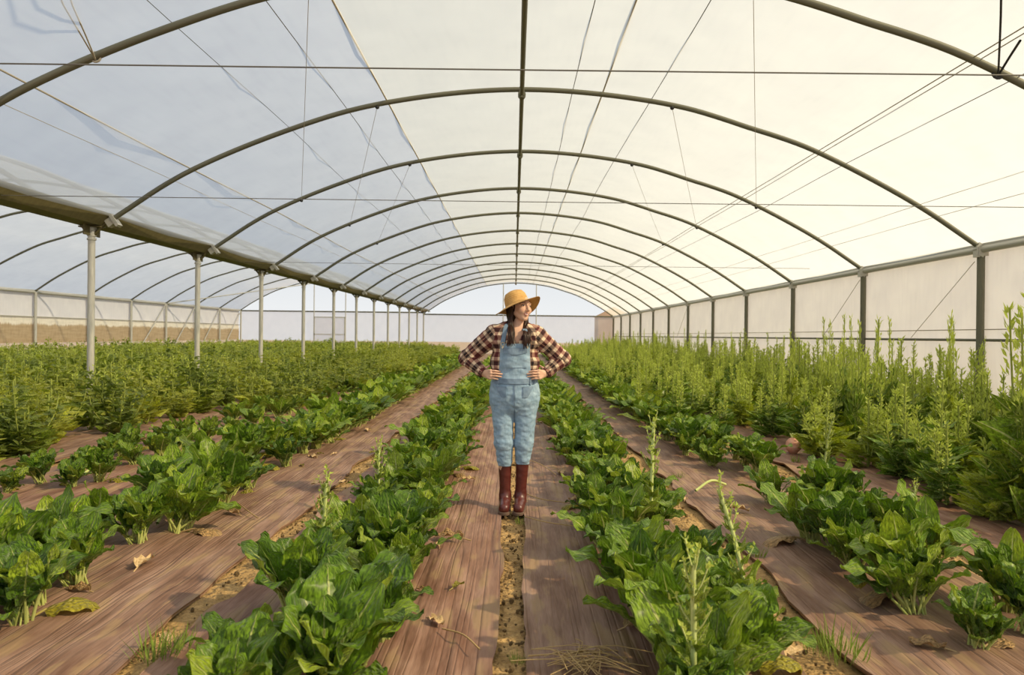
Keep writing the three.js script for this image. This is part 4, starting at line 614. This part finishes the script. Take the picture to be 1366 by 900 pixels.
// hair: long dark locks falling in front of both shoulders
const HAIR = std({ map: tex(128, 128, (u, v) => { const n = tileNoise(u, v, 40, 3, 5) * 0.5 + 0.5; return [0.13 + n * 0.13, 0.075 + n * 0.075, 0.05 + n * 0.045]; }), roughness: 0.45, specularIntensity: 0.6 });
{ const R = rng(77), list = [], cap3 = surfaceNets((x, y, z) => { hv.set(x, y, z).applyMatrix4(HEAD_INV); let d = ell(hv.x, hv.y, hv.z, [0, 0.022, -0.028], [0.083, 0.098, 0.098]); d = smin(d, ell(hv.x, hv.y, hv.z, [0, -0.06, -0.075], [0.075, 0.10, 0.05]), 0.05); const face = Math.max(hv.z - 0.02 - Math.max(0, hv.y - 0.02) * 0.6, -9); return Math.max(d, face, -hv.y - 0.15) + 0.003 * noise3(hv.x * 60, hv.y * 6, hv.z * 60); }, [-0.13, 1.40, -0.18], [0.19, 1.75, 0.16], 0.006);
  const uv = new Float32Array(cap3.attributes.position.count * 2); for (let i = 0; i < uv.length / 2; i++) { uv[i * 2] = cap3.attributes.position.getX(i) * 9 + cap3.attributes.position.getZ(i) * 9; uv[i * 2 + 1] = cap3.attributes.position.getY(i) * 3; } cap3.setAttribute('uv', new THREE.BufferAttribute(uv, 2)); list.push(cap3);
  const lock = (pts, r) => { const c = new THREE.CatmullRomCurve3(pts), g = new THREE.TubeGeometry(c, 14, 1, 6), p = g.attributes.position, o = V(0, 0, 0), q = V(0, 0, 0); for (let i = 0; i < p.count; i++) { const t = Math.floor(i / 7) / 14; c.getPointAt(t, o); q.fromBufferAttribute(p, i).sub(o).multiplyScalar(r * Math.pow(1 - t, 0.5) * (t < 0.1 ? 0.7 : 1) + 0.0012); p.setXYZ(i, o.x + q.x, o.y + q.y, o.z + q.z); } g.computeVertexNormals(); return g; };
  const safeZ = (x, y, z) => Math.max(z, front(underField, x, y, 0.24) + 0.026);
  for (let i = 0; i < 34; i++) {                                     // her right side: starts by the ear, falls over the chest
    const k = i / 33, s = R() - 0.5, a = V(-0.022 + 0.02 * s, 1.60 - k * 0.03, 0.035 + 0.05 * (1 - k)), x2 = mix(-0.045, 0.005, R()), x3 = mix(-0.060, 0.012, R()), ye = 1.285 + R() * 0.06;
    list.push(lock([a, V(-0.030 + s * 0.02, 1.53, 0.055 + s * 0.02), V(x2 * 0.8 - 0.01, 1.46, 0.058 + R() * 0.012), V(x2, 1.395, safeZ(x2, 1.395, 0.070) + R() * 0.010), V(x3, ye, safeZ(x3, ye, 0.07) + R() * 0.010)], 0.0085));
  }
  for (let i = 0; i < 34; i++) {                                     // her left side: behind the jaw, then forward over the shoulder
    const s = R() - 0.5, x2 = mix(0.075, 0.125, R()), x3 = mix(0.062, 0.130, R()), ye = 1.27 + R() * 0.07;
    list.push(lock([V(0.075 + s * 0.03, 1.58, -0.055), V(0.092 + s * 0.025, 1.50, -0.035 + R() * 0.03), V(x2 - 0.005, 1.44, 0.030 + R() * 0.015), V(x2, 1.385, safeZ(x2, 1.385, 0.05) + R() * 0.010), V(x3, ye, safeZ(x3, ye, 0.05) + R() * 0.010)], 0.0085));
  }
  part('hair', merge(list), HAIR, person).userData.label = 'long dark brown hair'; }
// straw hat: crown and wavy brim as one swept profile with thickness
{ const straw = tex(512, 512, (u, v) => { const w = Math.sin(v * 6.283 * 46) * 0.05 + Math.sin(u * 6.283 * 150 + Math.floor(v * 46) * 1.7) * 0.035, n = fbmTile(u, v, 6, 41) * 0.08; return [0.80 + w + n, 0.62 + w + n, 0.36 + w * 0.8 + n]; }), bump = tex(512, 512, (u, v) => 0.5 + 0.3 * Math.sin(v * 6.283 * 46) + 0.2 * Math.sin(u * 6.283 * 150 + Math.floor(v * 46) * 1.7), false);
  const STRAW = std({ map: straw, bumpMap: bump, bumpScale: 0.003, roughness: 0.85, side: THREE.DoubleSide });
  const prof = [[0.001, 0.112], [0.045, 0.110], [0.072, 0.098], [0.088, 0.070], [0.094, 0.035], [0.097, 0.008], [0.105, -0.002], [0.13, -0.010], [0.16, -0.018], [0.186, -0.026], [0.188, -0.029], [0.184, -0.031], [0.158, -0.023], [0.128, -0.015], [0.102, -0.008], [0.093, 0.004], [0.090, 0.034], [0.084, 0.067], [0.068, 0.094], [0.042, 0.105], [0.001, 0.107]];
  const hatGeo = quadGrid(72, prof.length - 1, (u, v) => { const [r, y] = prof[Math.round(v * (prof.length - 1))], a = u * 2 * Math.PI, brim = smooth(0.1, 0.19, r), wave = brim * (0.022 * Math.sin(2 * a + 0.6) + 0.010 * Math.sin(3 * a + 2.1)); return [Math.cos(a) * r, y + wave, Math.sin(a) * r * (brim ? 1 : 1.04), u, v]; });
  const hat = part('straw_hat', hatGeo, STRAW, person); hat.userData.label = 'wide-brimmed straw sun hat';
  hat.position.set(0.022, 1.622, -0.004); hat.rotation.set(-0.22, 0, 0.33, 'YXZ'); }
// ---------------------------------------------------------------- what lies on the sheets: dry leaves, straw, twigs, tufts, a lifted root
const px2 = (px, py, y = 0.045) => { const d = V((px - 683) / FOCAL, (450 - py) / FOCAL, -1).applyEuler(camera.rotation), t = (y - EYE) / d.y; return [d.x * t, d.z * t]; };
{ const R = rng(321), kinds = []; for (let i = 0; i < 6; i++) kinds.push(leafGeo(rng(600 + i), { stalk: 0.04, len: 0.10 + R() * 0.06, width: 0.05 + R() * 0.04, lean: 1.35, bend: 0.35 + R() * 0.5, ruffle: 0.16, cup: 0.25, nt: 8, ns: 4 }));
  const PALE = std({ map: tex(64, 64, (u, v) => { const n = fbmTile(u, v, 6, 4); return [0.78 + n * 0.2, 0.66 + n * 0.2, 0.48 + n * 0.2]; }), roughness: 0.9, side: THREE.DoubleSide });
  const spots = [[322, 688, 0, 'beside the bare strip at the woman\'s right hand'], [178, 762, 1, 'on the open sheet beside a broad-leaved clump'], [128, 790, 2, 'on the open sheet before a broad-leaved clump'], [330, 560, 0, 'between sparse plants'], [610, 640, 3, 'at the woman\'s right boot side'], [628, 720, 2, 'on the sheet below the woman\'s right boot'], [955, 678, 1, 'by the soil strip'], [780, 560, 0, 'behind the row at the woman\'s left hand'], [1040, 880, 3, 'beside the flowering stalk'], [1275, 868, 0, 'among the last leaves of the second row']];
  for (const [x, y, k, where] of spots) { const [X, Z] = px2(x, y), m = single('dry_leaf', kinds[k], k % 2 ? PALE : DRY_LEAF, 'curled dry leaf lying ' + where, 'dry leaf', 'dry leaves on the ground'); m.position.set(X, 0.042, Z); m.rotation.y = R() * 6.3; m.scale.setScalar(0.9 + R() * 0.5); }
  for (let i = 0; i < 60; i++) { const edge = [-1.5, -1.15, -0.45, 0.45, 1.15, 1.33, 2.55, 2.75, -3.05, -2.05, -2.9][Math.floor(R() * 11)], z = 3 + R() * R() * 11, m = single('dry_leaf', kinds[Math.floor(R() * 6)], R() < 0.5 ? PALE : R() < 0.5 ? DRY_LEAF : OLD_LEAF, 'small withered leaf fallen at the edge of a chard row', 'dry leaf', 'withered leaves along the rows'); m.position.set(edge + (R() - 0.5) * 0.3, 0.04, -z); m.rotation.y = R() * 6.3; m.scale.setScalar(0.5 + R() * 0.6); }
  // yellow leaf hanging over the sheet edge
  { const [X, Z] = px2(1140, 800), m = single('yellow_leaf', leafGeo(rng(61), { stalk: 0.05, len: 0.16, width: 0.09, lean: 0.9, bend: 1.5, ruffle: 0.05, cup: -0.15 }), OLD_LEAF, 'broad yellowed leaf drooping onto the dark sheet of the second row', 'leaf'); m.position.set(X + 0.05, 0.10, Z - 0.08); m.rotation.y = -0.4; }
  // tangle of dry straw
  const STRAW_DRY = std({ map: tex(32, 64, (u, v) => { const n = tileNoise(u, v, 2, 9, 2); return [0.74 + n * 0.1, 0.62 + n * 0.1, 0.42 + n * 0.08]; }), roughness: 0.85 });
  { const [X, Z] = px2(778, 884), g = thing('straw_tangle', 'tangle of dry straw stalks on the sheet at the woman\'s left hand', 'straw', undefined, undefined, [X, 0.04, Z]);
    for (let i = 0; i < 46; i++) { const a = R() * 6.3, l = 0.08 + R() * 0.13, x = (R() - 0.5) * 0.22, z = (R() - 0.5) * 0.14, y = 0.006 + R() * 0.045; part('stalk', tube([[x - Math.cos(a) * l, Math.max(0.004, y - 0.02), z - Math.sin(a) * l * 0.6], [x, y + 0.012, z], [x + Math.cos(a + 0.4) * l, Math.max(0.004, y - 0.015), z + Math.sin(a + 0.4) * l * 0.6]], 0.0022, 5, 4), STRAW_DRY, g); } }
  const twigs = [[[590, 840], [618, 852], [640, 868], 'thin pale twig lying on the sheet at the woman\'s right hand'], [[318, 672], [330, 684], [344, 692], 'short brown twig beside a dry leaf on the open sheet'], [[700, 612], [722, 622], [742, 634], 'twig behind the woman\'s left boot'], [[700, 690], [730, 700], [775, 704], 'straw stalk across the sheet at the woman\'s left boot'], [[690, 652], [720, 668], [760, 672], 'thin straw stalk beside the woman\'s left boot']];
  for (const [a, b, c, label] of twigs) { const P = [a, b, c].map(([x, y], i) => { const [X, Z] = px2(x, y); return V(X, 0.052 + (i === 1 ? 0.012 : 0), Z); }); single('twig', tube(P, 0.004, 8, 5), STRAW_DRY, label, 'twig'); }
  // pale broken stems between the sparse plants
  for (const [x0, y0, x1, y1, where] of [[112, 626, 152, 614, 'across the sparse row'], [66, 574, 60, 598, 'at the foot of the leafy weeds'], [210, 690, 236, 668, 'beside a broad-leaved clump'], [928, 648, 968, 640, 'on the sheet of the second row']]) { const [A, B] = px2(x0, y0, 0.1), [C, D] = px2(x1, y1, 0.1); single('broken_stem', tube([[A, 0.06, B], [(A + C) / 2, 0.12, (B + D) / 2], [C, 0.06, D]], 0.012, 8, 6), STEM, 'thick pale broken leaf stem lying ' + where, 'stem'); }
  // pulled root
  { const [X, Z] = px2(1058, 604), g = thing('pulled_root', 'pinkish round root lying at the edge of the tall weeds', 'root', undefined, undefined, [X, 0.02, Z]); const r = new THREE.SphereGeometry(0.085, 20, 14), p = r.attributes.position; for (let i = 0; i < p.count; i++) { const y = p.getY(i) / 0.085, k = y < -0.3 ? 1 - (-(y) - 0.3) * 0.9 : 1; p.setXYZ(i, p.getX(i) * k * (1 + 0.06 * noise3(p.getX(i) * 20, y * 2, 3)), p.getY(i) * 1.25, p.getZ(i) * k); } r.computeVertexNormals(); r.translate(0, 0.10, 0);
    const b = part('bulb', r, std({ map: tex(64, 64, (u, v) => { const n = fbmTile(u, v, 4, 8); return [0.82 + n * 0.1, 0.60 + n * 0.15, 0.50 + n * 0.14]; }), roughness: 0.7 }), g); part('leaf_stub', merge([0, 1, 2, 3].map((k) => rod([Math.cos(k * 1.6) * 0.012, 0.19, Math.sin(k * 1.6) * 0.012], [Math.cos(k * 1.6) * 0.035, 0.25, Math.sin(k * 1.6) * 0.035], 0.008, 6))), STEM, g); }
  // grass tufts in the soil strips
  const GRASS = std({ map: tex(32, 64, (u, v) => { const n = tileNoise(u, v, 3, 6, 9); return [0.52 + n * 0.1, 0.60 + n * 0.1, 0.20 + n * 0.06]; }), roughness: 0.97, transmission: 0.3, thickness: 0, side: THREE.DoubleSide });
  for (const [x, y, s, where] of [[208, 880, 1.2, 'in the soil strip beside the open sheet'], [240, 868, 0.8, 'beside a larger tuft in the soil strip'], [1122, 880, 1.3, 'in the soil strip past the flowering stalk'], [1090, 870, 0.9, 'beside a larger tuft past the flowering stalk'], [694, 700, 0.5, 'just below the woman\'s boots'], [712, 686, 0.4, 'beside the woman\'s left boot'], [1010, 745, 0.7, 'at the edge of the second sheet'], [905, 640, 0.7, 'in the bare strip between two chard rows'], [1060, 618, 0.8, 'beside the pinkish root'], [690, 885, 0.45, 'alone in the soil path']]) {
    const [X, Z] = px2(x, y, 0), blades = []; for (let k = 0; k < 46; k++) { const a = R() * 6.3, r = R() * 0.07; blades.push(leaflet(R, V(Math.cos(a) * r, 0, Math.sin(a) * r), V(Math.cos(a) * 0.6 * R(), 1, Math.sin(a) * 0.6 * R()), 0.08 + R() * 0.07, 0.006)); } const m = single('grass_tuft', leafletMesh(blades), GRASS, 'small green grass tuft ' + where, 'grass'); m.position.set(X, -0.005, Z); m.scale.setScalar(s); }
  // clods of soil in the bare strips
  const clod = new THREE.IcosahedronGeometry(1, 1), cp = clod.attributes.position; for (let i = 0; i < cp.count; i++) { const k = 1 + 0.3 * noise3(cp.getX(i) * 1.4, cp.getY(i) * 1.4, cp.getZ(i) * 1.4); cp.setXYZ(i, cp.getX(i) * k, cp.getY(i) * k * 0.7, cp.getZ(i) * k); } clod.computeVertexNormals();
  const im = new THREE.InstancedMesh(clod, M.soil, 900), d = new THREE.Object3D(); for (let i = 0; i < 900; i++) { const x = [0, 0, -1.53, 1.33, 2.75, -3.07][Math.floor(R() * 6)] + (R() - 0.5) * 0.14; d.position.set(x, 0.002, -2.4 - R() * R() * 14); d.rotation.set(R() * 6, R() * 6, R() * 6); d.scale.setScalar(0.004 + R() * R() * 0.014); d.updateMatrix(); im.setMatrixAt(i, d.matrix); } im.name = 'soil_crumbs'; lit(im); scene.add(im); tag(im, 'crumbs of tan soil scattered along the bare strips', 'soil', undefined, 'stuff');
}
renderer.render(scene, camera);
